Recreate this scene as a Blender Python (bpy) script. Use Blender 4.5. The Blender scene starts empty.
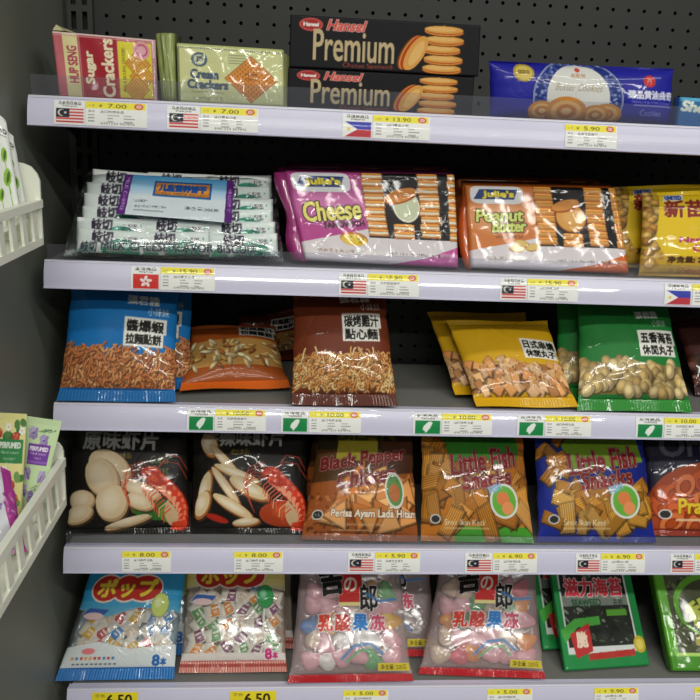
import bpy, math, random
import numpy as np
random.seed(7); np.random.seed(7)
SC = bpy.context.scene; COL = SC.collection
# ------------------------------------------------------------------ camera
K = 1.33
CP = np.array([.2377*K, -.8211*K, .75 + .6356*K])
PI_, YA, RO = .267, .0832, .0463
_f = np.array([math.sin(YA)*math.cos(PI_), math.cos(YA)*math.cos(PI_), -math.sin(PI_)])
_r = np.array([math.cos(YA), -math.sin(YA), 0.]); _u = np.cross(_r, _f)
_c, _s = math.cos(RO), math.sin(RO)
CR, CU = _c*_r + _s*_u, _c*_u - _s*_r
def ray(px, py): return _f + CR*((px-350)/820.) - CU*((py-350)/820.)
def onY(px, py, Y):
    d = ray(px, py); return CP + d*((Y-CP[1])/d[1])
def onX(px, py, X):
    d = ray(px, py); return CP + d*((X-CP[0])/d[0])
def onZ(px, py, Z):
    d = ray(px, py); return CP + d*((Z-CP[2])/d[2])
cd = bpy.data.cameras.new('camera'); cam = bpy.data.objects.new('camera', cd); COL.objects.link(cam)
from mathutils import Matrix, Vector
M = Matrix.Identity(4)
for i in range(3):
    M[i][0], M[i][1], M[i][2], M[i][3] = CR[i], CU[i], -_f[i], CP[i]
cam.matrix_world = M
cd.sensor_width = 36; cd.lens = 36*820/700.; cd.clip_start = .01
SC.camera = cam
Z0 = .75
ZS = {5: Z0, 4: Z0+.18*K, 3: Z0+.3456*K, 2: Z0+.4942*K, 1: Z0+.6488*K}   # ridge heights
YB = .2475                                                             # back panel

# ------------------------------------------------------------------ colour + canvas
def H(h): h = h.lstrip('#'); return np.array([int(h[i:i+2], 16)/255. for i in (0, 2, 4)])
def lin(c):
    c = np.asarray(c, float); return np.where(c <= .04045, c/12.92, ((c+.055)/1.055)**2.4)
_gl = {}
def glyph(s):
    if s in _gl: return _gl[s]
    c = bpy.data.curves.new('t', 'FONT'); c.body = s; c.resolution_u = 3
    o = bpy.data.objects.new('t', c); COL.objects.link(o)
    bpy.context.view_layer.update()
    ev = o.evaluated_get(bpy.context.evaluated_depsgraph_get()); m = ev.to_mesh()
    m.calc_loop_triangles()
    v = np.zeros(len(m.vertices)*3); m.vertices.foreach_get('co', v); v = v.reshape(-1, 3)[:, :2]
    t = np.zeros(len(m.loop_triangles)*3, dtype=np.int32); m.loop_triangles.foreach_get('vertices', t)
    T = v[t.reshape(-1, 3)]
    ev.to_mesh_clear(); bpy.data.objects.remove(o); bpy.data.curves.remove(c)
    lo = T.reshape(-1, 2).min(0); hi = T.reshape(-1, 2).max(0)
    _gl[s] = (T-lo)/np.maximum(hi-lo, 1e-6)
    return _gl[s]
class Cv:
    def __init__(s, w, h, bg, alpha=1.):
        s.k = 2; s.W, s.Hh = int(w)*2, int(h)*2
        s.a = np.ones((s.Hh, s.W, 4)); s.a[..., :3] = H(bg); s.a[..., 3] = alpha
    def _bl(s, m, x0, y0, col, a, clear=False):
        r = s.a[y0:y0+m.shape[0], x0:x0+m.shape[1]]; mm = (m*a)[..., None]
        if clear: r[..., 3:] = r[..., 3:]*(1-mm); return
        c = np.append(H(col) if isinstance(col, str) else col, 1.)
        r[:] = r*(1-mm) + c*mm
    def _box(s, p, pad=2):
        x0 = max(0, int(p[:, 0].min())-pad); x1 = min(s.W, int(p[:, 0].max())+pad+1)
        y0 = max(0, int(p[:, 1].min())-pad); y1 = min(s.Hh, int(p[:, 1].max())+pad+1)
        return x0, y0, x1, y1
    def poly(s, pts, col, a=1., clear=False):
        p = np.array(pts, float)*[s.W, s.Hh]; x0, y0, x1, y1 = s._box(p)
        if x1 <= x0 or y1 <= y0: return
        X, Y = np.meshgrid(np.arange(x0, x1)+.5, np.arange(y0, y1)+.5); m = np.zeros(X.shape, bool)
        for i in range(len(p)):
            a0, b0 = p[i], p[(i+1) % len(p)]
            if a0[1] == b0[1]: continue
            cr = ((a0[1] > Y) != (b0[1] > Y)) & (X < (b0[0]-a0[0])*(Y-a0[1])/(b0[1]-a0[1])+a0[0]); m ^= cr
        s._bl(m.astype(float), x0, y0, col, a, clear)
    def rect(s, x0, y0, x1, y1, col, a=1., clear=False):
        s.poly([(x0, y0), (x1, y0), (x1, y1), (x0, y1)], col, a, clear)
    def ell(s, cx, cy, rx, ry, col, rot=0, a=1., soft=False, pw=2.):
        R = max(rx*s.W, ry*s.Hh); c = np.array([cx*s.W, cy*s.Hh])
        x0, y0, x1, y1 = s._box(np.array([c-R, c+R]))
        if x1 <= x0 or y1 <= y0: return
        X, Y = np.meshgrid(np.arange(x0, x1)+.5-c[0], np.arange(y0, y1)+.5-c[1])
        cs, sn = math.cos(rot), math.sin(rot)
        d = np.abs((X*cs+Y*sn)/(rx*s.W))**pw + np.abs((-X*sn+Y*cs)/(ry*s.Hh))**pw
        s._bl(np.clip(1-d, 0, 1)**.7 if soft else (d < 1).astype(float), x0, y0, col, a)
    def stroke(s, pts, r, col, a=1.):
        p = np.array(pts, float)*[s.W, s.Hh]; r *= s.W; x0, y0, x1, y1 = s._box(p, int(r)+2)
        if x1 <= x0 or y1 <= y0: return
        X, Y = np.meshgrid(np.arange(x0, x1)+.5, np.arange(y0, y1)+.5); d = np.full(X.shape, 1e9)
        for i in range(len(p)-1):
            v = p[i+1]-p[i]; L = max(v@v, 1e-9); t = np.clip(((X-p[i, 0])*v[0]+(Y-p[i, 1])*v[1])/L, 0, 1)
            d = np.minimum(d, np.hypot(X-p[i, 0]-t*v[0], Y-p[i, 1]-t*v[1]))
        s._bl(np.clip(r-d+.5, 0, 1), x0, y0, col, a)
    def text(s, st, x0, y0, x1, y1, col, b=0, out=0, oc='000000', rot=0, sh=0, a=1.):
        T = glyph(st).copy(); w = (x1-x0)*s.W; h = (y1-y0)*s.Hh
        T[..., 0] = T[..., 0]*w + (T[..., 1]-.5)*sh*h - w/2; T[..., 1] = h/2 - T[..., 1]*h
        if st.isdigit() is False and False: pass
        cs, sn = math.cos(rot), math.sin(rot); X_, Y_ = T[..., 0].copy(), T[..., 1].copy()
        T[..., 0] = X_*cs - Y_*sn + (x0+x1)/2*s.W; T[..., 1] = X_*sn + Y_*cs + (y0+y1)/2*s.Hh
        pad = int(max(b, 0)+out)+3
        X0, Y0, X1, Y1 = s._box(T.reshape(-1, 2), pad)
        if X1 <= X0 or Y1 <= Y0: return
        m = np.zeros((Y1-Y0, X1-X0), bool)
        for t in T:
            a0 = max(X0, int(t[:, 0].min())-1); a1 = min(X1, int(t[:, 0].max())+2)
            b0 = max(Y0, int(t[:, 1].min())-1); b1 = min(Y1, int(t[:, 1].max())+2)
            if a1 <= a0 or b1 <= b0: continue
            X, Y = np.meshgrid(np.arange(a0, a1)+.5, np.arange(b0, b1)+.5)
            e = [(t[(i+1) % 3, 0]-t[i, 0])*(Y-t[i, 1])-(t[(i+1) % 3, 1]-t[i, 1])*(X-t[i, 0]) for i in range(3)]
            m[b0-Y0:b1-Y0, a0-X0:a1-X0] |= ((e[0] >= 0) & (e[1] >= 0) & (e[2] >= 0)) | ((e[0] <= 0) & (e[1] <= 0) & (e[2] <= 0))
        def dil(m, n):
            o = m.copy(); n = int(n)
            for dx in range(-n, n+1):
                for dy in range(-n, n+1):
                    if dx*dx+dy*dy <= n*n+1 and (dx or dy):
                        q = np.zeros_like(m); hh, ww = m.shape
                        q[max(0, dy):hh+min(0, dy), max(0, dx):ww+min(0, dx)] = m[max(0, -dy):hh+min(0, -dy), max(0, -dx):ww+min(0, -dx)]
                        o |= q
            return o
        if b: m = dil(m, b)
        if out: s._bl(dil(m, out).astype(float), X0, Y0, oc, a)
        s._bl(m.astype(float), X0, Y0, col, a)
    def done(s):
        a = s.a.reshape(s.Hh//2, 2, s.W//2, 2, 4).mean((1, 3)); return np.clip(a, 0, 1)
def mixc(c1, c2, t): return H(c1)*(1-t)+H(c2)*t
def noodles(c, x0, y0, x1, y1, n, cols, L=.06, r=.008, curl=1.6):
    for i in range(n):
        x, y = random.uniform(x0, x1), random.uniform(y0, y1); an = random.uniform(0, 6.3); k = random.uniform(-curl, curl)
        pts = [(x, y)]
        for j in range(4):
            x += math.cos(an)*L/4; y += math.sin(an)*L/4*c.W/c.Hh; an += k*.6; pts.append((x, y))
        col = H(random.choice(cols))
        c.stroke([(p[0]+.3*r, p[1]+.6*r) for p in pts], r*1.35, col*.45, .8); c.stroke(pts, r, col)
        c.stroke([(p[0]-.2*r, p[1]-.3*r) for p in pts], r*.4, np.minimum(col*1.25+.05, 1), .8)
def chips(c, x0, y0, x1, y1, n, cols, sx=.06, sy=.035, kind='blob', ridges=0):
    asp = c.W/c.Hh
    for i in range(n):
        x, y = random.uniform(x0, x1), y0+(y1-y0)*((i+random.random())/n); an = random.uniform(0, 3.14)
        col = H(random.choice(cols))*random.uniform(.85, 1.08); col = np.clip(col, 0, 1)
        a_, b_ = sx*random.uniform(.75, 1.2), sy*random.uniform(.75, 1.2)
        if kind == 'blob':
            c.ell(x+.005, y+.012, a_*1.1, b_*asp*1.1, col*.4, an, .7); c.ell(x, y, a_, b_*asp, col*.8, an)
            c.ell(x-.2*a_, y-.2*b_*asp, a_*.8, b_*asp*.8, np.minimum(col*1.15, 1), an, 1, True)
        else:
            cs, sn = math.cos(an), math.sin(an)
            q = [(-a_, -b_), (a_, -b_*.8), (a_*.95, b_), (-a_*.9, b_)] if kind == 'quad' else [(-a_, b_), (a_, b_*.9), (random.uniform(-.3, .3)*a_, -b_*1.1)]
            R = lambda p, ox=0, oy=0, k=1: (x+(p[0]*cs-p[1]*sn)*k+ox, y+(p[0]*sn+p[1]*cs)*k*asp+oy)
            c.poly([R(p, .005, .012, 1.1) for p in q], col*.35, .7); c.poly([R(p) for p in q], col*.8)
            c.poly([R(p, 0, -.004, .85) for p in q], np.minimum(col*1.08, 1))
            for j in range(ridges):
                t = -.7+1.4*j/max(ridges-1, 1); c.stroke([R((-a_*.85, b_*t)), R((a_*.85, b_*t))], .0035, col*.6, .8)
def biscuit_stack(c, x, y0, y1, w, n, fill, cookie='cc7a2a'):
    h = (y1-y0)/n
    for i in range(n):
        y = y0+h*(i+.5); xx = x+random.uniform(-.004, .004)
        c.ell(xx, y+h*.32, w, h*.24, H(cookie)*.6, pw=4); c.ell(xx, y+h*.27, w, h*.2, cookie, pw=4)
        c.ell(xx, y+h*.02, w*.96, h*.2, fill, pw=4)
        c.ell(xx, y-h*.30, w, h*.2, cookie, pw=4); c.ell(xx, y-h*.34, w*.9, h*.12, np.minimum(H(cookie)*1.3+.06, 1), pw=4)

# ------------------------------------------------------------------ materials
def nodemat(name):
    m = bpy.data.materials.new(name); m.use_nodes = True; n = m.node_tree.nodes; l = m.node_tree.links
    return m, n, l, n['Principled BSDF']
def plain(name, col, rough=.5, metal=0, coat=0, noise=.06, scale=60, bump=0, spec=.5):
    m, n, l, b = nodemat(name); c = lin(H(col))
    t = n.new('ShaderNodeTexCoord'); nz = n.new('ShaderNodeTexNoise'); nz.inputs['Scale'].default_value = scale; nz.inputs['Detail'].default_value = 4
    l.new(t.outputs['Object'], nz.inputs['Vector'])
    mx = n.new('ShaderNodeMix'); mx.data_type = 'RGBA'
    mx.inputs['A'].default_value = (*(c*(1-noise)), 1); mx.inputs['B'].default_value = (*np.minimum(c*(1+noise), 1), 1)
    l.new(nz.outputs['Fac'], mx.inputs['Factor']); l.new(mx.outputs['Result'], b.inputs['Base Color'])
    b.inputs['Roughness'].default_value = rough; b.inputs['Metallic'].default_value = metal; b.inputs['Coat Weight'].default_value = coat
    b.inputs['Specular IOR Level'].default_value = spec
    if bump:
        bp = n.new('ShaderNodeBump'); bp.inputs['Strength'].default_value = bump; bp.inputs['Distance'].default_value = .002
        l.new(nz.outputs['Fac'], bp.inputs['Height']); l.new(bp.outputs['Normal'], b.inputs['Normal'])
    return m
def crease(n, l, scale, dist):
    t = n.new('ShaderNodeTexCoord'); nz = n.new('ShaderNodeTexNoise'); nz.inputs['Scale'].default_value = scale; nz.inputs['Detail'].default_value = 2
    nz.inputs['Distortion'].default_value = .6
    v = n.new('ShaderNodeTexVoronoi'); v.feature = 'DISTANCE_TO_EDGE'; v.inputs['Scale'].default_value = scale*1.1
    l.new(t.outputs['Object'], nz.inputs['Vector'])
    ad = n.new('ShaderNodeVectorMath'); ad.operation = 'MULTIPLY_ADD'; ad.inputs[1].default_value = (.06, .06, .06)
    l.new(nz.outputs['Color'], ad.inputs[0]); l.new(t.outputs['Object'], ad.inputs[2]); l.new(ad.outputs[0], v.inputs['Vector'])
    mp = n.new('ShaderNodeMath'); mp.operation = 'MINIMUM'; mp.inputs[1].default_value = .07; l.new(v.outputs['Distance'], mp.inputs[0])
    s = n.new('ShaderNodeMath'); s.operation = 'ADD'; l.new(mp.outputs[0], s.inputs[0])
    k = n.new('ShaderNodeMath'); k.operation = 'MULTIPLY'; k.inputs[1].default_value = .22; l.new(nz.outputs['Fac'], k.inputs[0]); l.new(k.outputs[0], s.inputs[1])
    bp = n.new('ShaderNodeBump'); bp.inputs['Strength'].default_value = 1; bp.inputs['Distance'].default_value = dist; l.new(s.outputs[0], bp.inputs['Height'])
    return bp
def printed(name, rough=.5, coat=.4, bump=.0008, scale=22, film=False, clear=.12):
    m, n, l, b = nodemat(name)
    at = n.new('ShaderNodeVertexColor'); at.layer_name = 'print'; l.new(at.outputs['Color'], b.inputs['Base Color'])
    b.inputs['Roughness'].default_value = rough; b.inputs['Coat Weight'].default_value = coat; b.inputs['Coat Roughness'].default_value = .06; b.inputs['Specular IOR Level'].default_value = .2
    if bump:
        bp = crease(n, l, scale, bump); l.new(bp.outputs['Normal'], b.inputs['Normal']); l.new(bp.outputs['Normal'], b.inputs['Coat Normal'])
    if film:
        o = n['Material Output']; tr = n.new('ShaderNodeBsdfTransparent'); tr.inputs[0].default_value = (.93, .95, .95, 1)
        gl = n.new('ShaderNodeBsdfGlossy'); gl.inputs['Roughness'].default_value = .14
        fr = n.new('ShaderNodeFresnel'); fr.inputs[0].default_value = 1.45; l.new(bp.outputs['Normal'], fr.inputs['Normal']); l.new(bp.outputs['Normal'], gl.inputs['Normal'])
        ad = n.new('ShaderNodeMath'); ad.operation = 'ADD'; ad.inputs[1].default_value = clear; l.new(fr.outputs[0], ad.inputs[0])
        mx = n.new('ShaderNodeMixShader'); l.new(ad.outputs[0], mx.inputs[0]); l.new(tr.outputs[0], mx.inputs[1]); l.new(gl.outputs[0], mx.inputs[2])
        m2 = n.new('ShaderNodeMixShader'); l.new(at.outputs['Alpha'], m2.inputs[0]); l.new(mx.outputs[0], m2.inputs[1]); l.new(b.outputs[0], m2.inputs[2])
        l.new(m2.outputs[0], o.inputs[0])
    return m
MP = {'film': printed('glossy printed film', bump=.0014), 'matte': printed('satin printed film', .38, .3, .0005, 18),
      'board': printed('printed carton', .55, .03, .00006, 12), 'paper': printed('printed paper card', .45, .25, 0),
      'clear': printed('clear printed film', film=True, bump=.0035, scale=26, clear=.06), 'crisp': printed('crinkled shiny film', .45, .36, .0021, 20)}
def clearmat(name, tint, glossy=.08, diff=.06):
    m, n, l, b = nodemat(name); o = n['Material Output']
    tr = n.new('ShaderNodeBsdfTransparent'); tr.inputs[0].default_value = (*tint, 1)
    gl = n.new('ShaderNodeBsdfGlossy'); gl.inputs['Roughness'].default_value = .12
    mx = n.new('ShaderNodeMixShader'); mx.inputs[0].default_value = glossy; l.new(tr.outputs[0], mx.inputs[1]); l.new(gl.outputs[0], mx.inputs[2])
    df = n.new('ShaderNodeBsdfDiffuse'); df.inputs[0].default_value = (.8, .82, .9, 1)
    m2 = n.new('ShaderNodeMixShader'); m2.inputs[0].default_value = diff; l.new(mx.outputs[0], m2.inputs[1]); l.new(df.outputs[0], m2.inputs[2]); l.new(m2.outputs[0], o.inputs[0])
    return m
MAT = dict(rail=plain('lavender plastic rail', 'd6d4ea', .3, coat=.3, noise=.02), lip=plain('rail lip', 'dad9e6', .25, noise=.02),
           board=plain('grey painted shelf steel', '7c7c77', .45, noise=.03), back=plain('dark perforated steel', '272825', .55, noise=.05, scale=20),
           deep=plain('black void', '161616', .8), post=plain('dark slotted post steel', '33342f', .45, noise=.05),
           wall=plain('grey green side panel', '74786d', .5, noise=.05, scale=7, bump=.05), riser=clearmat('clear riser plastic', (.90, .91, .94), .05, .035),
           basket=plain('cream white plastic', 'f3f5e6', .35, noise=.02), floor=plain('shop floor tile', '8f8c86', .3, noise=.05, scale=3),
           white=plain('white plastic', 'f0f0ea', .3), ceil=plain('ceiling white', '8e8e8a', .7))

# ------------------------------------------------------------------ object helpers
LOC = {}
def thing(name, label, cat, loc, group=None):
    o = bpy.data.objects.new(name, None); o.empty_display_size = .02; COL.objects.link(o); o.location = loc
    LOC[o.name] = np.array(loc, float); o['label'] = label; o['category'] = cat
    if group: o['group'] = group
    return o
def mk(name, v, f, mat, parent=None, smooth=True, col=None, loc=None, label=None):
    v = np.array(v, float); off = LOC[parent.name] if parent else (np.array(loc, float) if loc is not None else np.zeros(3))
    if parent is not None and parent.parent is not None: off = LOC[parent.name]
    v = v-off; me = bpy.data.meshes.new(name)
    if isinstance(f, np.ndarray):
        me.vertices.add(len(v)); me.vertices.foreach_set('co', v.ravel())
        me.loops.add(f.size); me.loops.foreach_set('vertex_index', f.ravel().astype(np.int32))
        me.polygons.add(len(f)); me.polygons.foreach_set('loop_start', np.arange(0, f.size, f.shape[1], dtype=np.int32))
        me.update(calc_edges=True)
    else: me.from_pydata(v.tolist(), [], f); me.update()
    me.polygons.foreach_set('use_smooth', [smooth]*len(me.polygons))
    if col is not None:
        ca = me.color_attributes.new('print', 'BYTE_COLOR', 'POINT'); ca.data.foreach_set('color_srgb', np.asarray(col, np.float32).ravel())
    me.materials.append(mat); me.validate()
    o = bpy.data.objects.new(name, me); COL.objects.link(o)
    if parent: o.parent = parent; LOC[o.name] = off.copy() if parent else off
    else: o.location = off
    LOC[o.name] = off.copy()
    if label: o['label'] = label
    return o
def tag(o, label, cat, group=None):
    o['label'] = label; o['category'] = cat
    if group: o['group'] = group
    return o
class MB:
    def __init__(s): s.v = []; s.f = []
    def add(s, v, f):
        n = len(s.v); s.v += [tuple(map(float, p)) for p in v]; s.f += [[i+n for i in q] for q in f]; return s
    def box(s, a, b):
        (x0, y0, z0), (x1, y1, z1) = a, b
        return s.add([(x0, y0, z0), (x1, y0, z0), (x1, y1, z0), (x0, y1, z0), (x0, y0, z1), (x1, y0, z1), (x1, y1, z1), (x0, y1, z1)],
                     [[0, 3, 2, 1], [4, 5, 6, 7], [0, 1, 5, 4], [1, 2, 6, 5], [2, 3, 7, 6], [3, 0, 4, 7]])
    def hexa(s, p): return s.add(p, [[0, 3, 2, 1], [4, 5, 6, 7], [0, 1, 5, 4], [1, 2, 6, 5], [2, 3, 7, 6], [3, 0, 4, 7]])
    def extr(s, prof, axis, a, b):
        n = len(prof); put = {'x': lambda p, t: (t, p[0], p[1]), 'y': lambda p, t: (p[0], t, p[1])}[axis]
        return s.add([put(p, a) for p in prof]+[put(p, b) for p in prof], [[i, (i+1) % n, n+(i+1) % n, n+i] for i in range(n)]+[list(range(n))[::-1], list(range(n, 2*n))])
    def build(s, name, mat, parent=None, smooth=False, **k): return mk(name, s.v, s.f, mat, parent, smooth, **k)
def struct(name, mb, mat):
    o = mb.build(name, mat); o['kind'] = 'structure'; return o
def gridf(nu, nv, off=0, flip=False):
    i = np.arange(nu-1)[None, :]+np.arange(nv-1)[:, None]*nu; i = i.ravel()+off
    q = np.stack([i, i+1, i+nu+1, i+nu], 1); return q[:, ::-1] if flip else q
def copytree(o, off, label=None, parent=None):
    c = o.copy(); COL.objects.link(c)
    if parent is None: c.location = Vector(o.location)+Vector(off)
    else: c.parent = parent
    if label: c['label'] = label
    for ch in list(o.children): copytree(ch, off, None, c)
    return c
# a printed pouch stretched between four corners (BL, BR, TL, TR)
def pouch(root, C4, T, img, mat='film', pu=2.4, pv=2.6, e=.65, sb=.08, st=.08, pinch=.025, wr=.0012, seed=1, body='pouch', back=None, crimp=.0002, ncr=9, ed=.003, bk=.6):
    rs = np.random.RandomState(seed); BL, BR, TL, TR = [np.array(p, float) for p in C4]
    w = np.linalg.norm(BR-BL); h = np.linalg.norm(TL-BL)
    n = np.cross((BR+TR-BL-TL), (TL+TR-BL-BR)); n /= np.linalg.norm(n)
    lines = []
    for i in range(ncr):
        top = rs.rand() < .5; u0 = rs.rand(); a = rs.uniform(-.7, .7); lines.append((u0, 1. if top else 0., a, rs.uniform(.25, .7), rs.uniform(.4, 1)*rs.choice([-1, 1]), rs.uniform(.012, .03)))
    ph = rs.rand(8)*6.3
    def S(U, V, side, seal=False):
        W_ = (V-sb)/(1-sb-st) if st+sb < 1 else V
        Wc = np.clip(W_, 0, 1)
        pr = (np.clip(1-np.abs(2*U-1)**pu, 0, 1)**e)*(np.clip(1-np.abs(2*Wc-1)**pv, 0, 1)**e)
        ins = pinch*(1-np.abs(2*V-1)**3); Ue = .5+(U-.5)*(1-2*ins)
        B = (BL*(1-V[..., None])+TL*V[..., None])*(1-Ue[..., None])+(BR*(1-V[..., None])+TR*V[..., None])*Ue[..., None]
        amp = np.zeros_like(U)
        for (u0, v0, a, L, s_, sg) in lines:
            dv = np.abs(V-v0); d = (U-(u0+a*dv*h/w)); amp += s_*np.exp(-np.abs(d)/sg)*np.clip(1-dv/L, 0, 1)*np.clip(dv*8, 0, 1)
        amp += .5*np.sin(7*U+ph[0]+3*V)*np.sin(6*V+ph[1])+.35*np.sin(15*U+ph[2]-6*V)*np.sin(11*V+ph[3]+4*U)
        edge = np.sin(V*34+ph[4])*.6+np.sin(V*19+ph[5])
        z = T*pr*(1 if side > 0 else -bk) + amp*wr*np.clip(pr*1.6, 0, 1) + side*ed*.2
        Bx = (BR-BL)/w*(edge*wr*.35*np.sign(2*U-1)*np.abs(2*U-1)**6)[..., None]
        sealm = np.clip((sb-V)/max(sb, 1e-3), 0, 1)+np.clip((V-1+st)/max(st, 1e-3), 0, 1)
        z = z + crimp*np.sin(U*w/.0022*6.283/2.)*(sealm > .15) + .0025*np.sin(U*6+ph[6])*sealm
        return B + Bx + n*z[..., None]
    S0 = S; Ut, Vt = np.meshgrid(np.linspace(0, 1, 30), np.linspace(0, .6, 30)); zmin = min(S0(Ut, Vt, 1)[..., 2].min(), S0(Ut, Vt, -1)[..., 2].min())
    lift = np.array([0, 0, min(max(0, min(BL[2], BR[2])-zmin-.0005), .012)]); S = lambda U, V, side: S0(U, V, side)+lift
    hh, ww = img.shape[:2]; mean = img.reshape(-1, 4).mean(0) if back is None else np.append(H(back), 1)
    def part(nm, v0, v1, lab=None):
        r0 = int(round((1-v1)*hh)); r1 = max(int(round((1-v0)*hh)), r0+3); sub = img[r0:r1]; nv = sub.shape[0]
        U, V = np.meshgrid(np.linspace(0, 1, ww), np.linspace(v0, v1, nv)); A = S(U, V, 1).reshape(-1, 3); ca = sub[::-1].reshape(-1, 4)
        cu, cvn = max(8, ww//6), max(3, nv//6); U2, V2 = np.meshgrid(np.linspace(0, 1, cu), np.linspace(v0, v1, cvn)); B = S(U2, V2, -1).reshape(-1, 3)
        cb = np.repeat(mean[None], len(B), 0); q = np.concatenate([gridf(ww, nv), gridf(cu, cvn, len(A), True)])
        return mk(nm, np.concatenate([A, B]), q, MP[mat], root, col=np.concatenate([ca, cb]), label=lab)
    if sb > 0: part('bottom_seal', 0, sb)
    if st > 0: part('top_seal', 1-st, 1)
    part(body, sb, 1-st)
    return S
# a carton / block whose front is a printed grid; C4 = front corners, depth vector away from the viewer
def block(root, C4, D, img, mat='board', side='333333', rnd=.003, body='carton', wav=0, seed=1):
    BL, BR, TL, TR = [np.array(p, float) for p in C4]; hh, ww = img.shape[:2]; rs = np.random.RandomState(seed); ph = rs.rand(4)*6.3
    w = np.linalg.norm(BR-BL); h = np.linalg.norm(TL-BL); n = np.cross(BR-BL, TL-BL); n /= np.linalg.norm(n)
    U, V = np.meshgrid(np.linspace(0, 1, ww), np.linspace(0, 1, hh))
    B = (BL*(1-V[..., None])+TL*V[..., None])*(1-U[..., None])+(BR*(1-V[..., None])+TR*V[..., None])*U[..., None]
    du = np.minimum(U, 1-U)*w; dv = np.minimum(V, 1-V)*h
    rr = lambda d: rnd-np.sqrt(np.clip(rnd**2-np.clip(rnd-d, 0, rnd)**2, 0, None))
    z = -(rr(du)+rr(dv)) + wav*(np.sin(9*U+ph[0])*np.sin(5*V+ph[1])+.5*np.sin(23*U+5*V+ph[2]))*np.clip(np.minimum(du, dv)/.01, 0, 1)
    A = (B+n*z[..., None]).reshape(-1, 3); ca = img[::-1].reshape(-1, 4)
    D = np.array(D, float); r2 = n*(-2*rnd)
    idx = [0, ww-1, ww*hh-1, ww*(hh-1)]
    b = np.array([BL+r2, BR+r2, TR+r2, TL+r2, BL+D, BR+D, TR+D, TL+D]); m0 = len(A)
    loop = list(range(0, ww)) + [ww*(k+1)-1 for k in range(1, hh)] + [ww*hh-2-k for k in range(ww-1)] + [ww*(hh-1-k) for k in range(1, hh-1)]
    # side ring: every border vertex joined to a back ring vertex
    Br = B.reshape(-1, 3)[loop]+D; nl = len(loop); A2 = A[loop]
    V_ = np.concatenate([A, A2, Br, Br.mean(0)[None]]); V_ = V_+[0, 0, max(0, min(BL[2], BR[2])-V_[:, 2].min())]; a0 = len(A); b0 = a0+nl; ce = b0+nl
    q = gridf(ww, hh); i = np.arange(nl); j = (i+1) % nl
    q2 = np.stack([a0+j, a0+i, b0+i, b0+j], 1)
    q3 = np.stack([b0+j, b0+i, np.full(nl, ce), np.full(nl, ce)], 1)
    fc = np.concatenate([q, q2]).tolist()+[[int(x[0]), int(x[1]), int(x[2])] for x in q3]
    sc_ = np.append(H(side), 1); col = np.concatenate([ca, np.repeat(sc_[None], nl*2+1, 0)])
    o = mk(body, V_, fc, MP[mat], root, col=col); 
    return o, n
def corners(bl, br, tl, tr, z, lean, y0=None):
    """bottom corners on the shelf surface, top corners set back by lean"""
    a = onZ(*bl, z) if y0 is None else onY(*bl, y0); b = onZ(*br, z) if y0 is None else onY(*br, y0)
    if y0 is not None: a = a.copy(); b = b.copy(); a[2] = max(a[2], z+.0003); b[2] = max(b[2], z+.0003)
    l1, l2 = lean if isinstance(lean, tuple) else (lean, lean)
    return a, b, onY(*tl, a[1]+l1), onY(*tr, b[1]+l2)
def rootof(C4): return (np.array(C4[0])+np.array(C4[1]))/2
# ------------------------------------------------------------------ the setting
XR = 1.25
WX = onY(64, 20, YB)[0]
struct('floor', MB().box((-1.2, -4.2, -.05), (XR+.6, YB+.08, 0)), MAT['floor'])
struct('ceiling', MB().box((-1.2, -4.2, 2.9), (XR+.6, YB+.08, 2.95)), MAT['ceil'])
v, f = [], []
px_, r_ = .025, .0029; nx = int((XR-WX)/px_); nz = int(1.5/px_)
for a in range(nx):
    for b in range(nz):
        cx, cz = WX+px_*(a+.5), .6+px_*(b+.5); n0 = len(v); h = px_/2
        for k in range(8):
            t = math.pi/4*k; dx, dz = math.cos(t), math.sin(t); m = max(abs(dx), abs(dz)); v.append((cx+dx/m*h, YB, cz+dz/m*h))
        for k in range(8):
            t = math.pi/4*k; v.append((cx+math.cos(t)*r_, YB, cz+math.sin(t)*r_))
        for k in range(8):
            v.append((cx+math.cos(math.pi/4*k)*r_, YB+.004, cz+math.sin(math.pi/4*k)*r_))
        for k in range(8):
            j = (k+1) % 8; f.append((n0+k, n0+j, n0+8+j, n0+8+k)[::-1]); f.append((n0+8+k, n0+8+j, n0+16+j, n0+16+k)[::-1])
o = mk('wall_back', v, np.array(f), MAT['back'], smooth=False); o['kind'] = 'structure'
struct('hole_shade_back', MB().box((WX-.1, YB+.02, 0), (XR, YB+.04, 2.9)), MAT['deep'])  # black sheet added behind the perforations so the holes look dark
struct('wall_left', MB().box((WX-.02, -1.05, 0), (WX, YB+.02, 2.3)), MAT['wall'])
# slotted upright
ux0, ux1 = onY(70, 30, YB)[0], onY(95, 30, YB)[0]
up = thing('slotted_upright', 'dark steel upright with two columns of slots at the left end of the shelving', 'upright', (ux0, YB-.012, .0))
mb = MB(); W = ux1-ux0; y0, y1 = YB-.014, YB-.003
cols = [0, .16, .36, .60, .80, 1.]
for a, b in ((0, 1), (2, 3), (4, 5)): mb.box((ux0+W*cols[a], y0, 0), (ux0+W*cols[b], y1, 2.2))
z = .55
while z < 2.1:
    for a, b in ((1, 2), (3, 4)): mb.box((ux0+W*cols[a], y0, z), (ux0+W*cols[b], y1-.001, z+.009))
    z += .034
mb.build('post', MAT['post'], up)
MB().box((ux0+.001, y1+.0005, 0), (ux1-.001, YB-.0005, 2.2)).build('slot_shade', MAT['deep'], up)  # flat black stands in for the shaded inside of the slots

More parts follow.
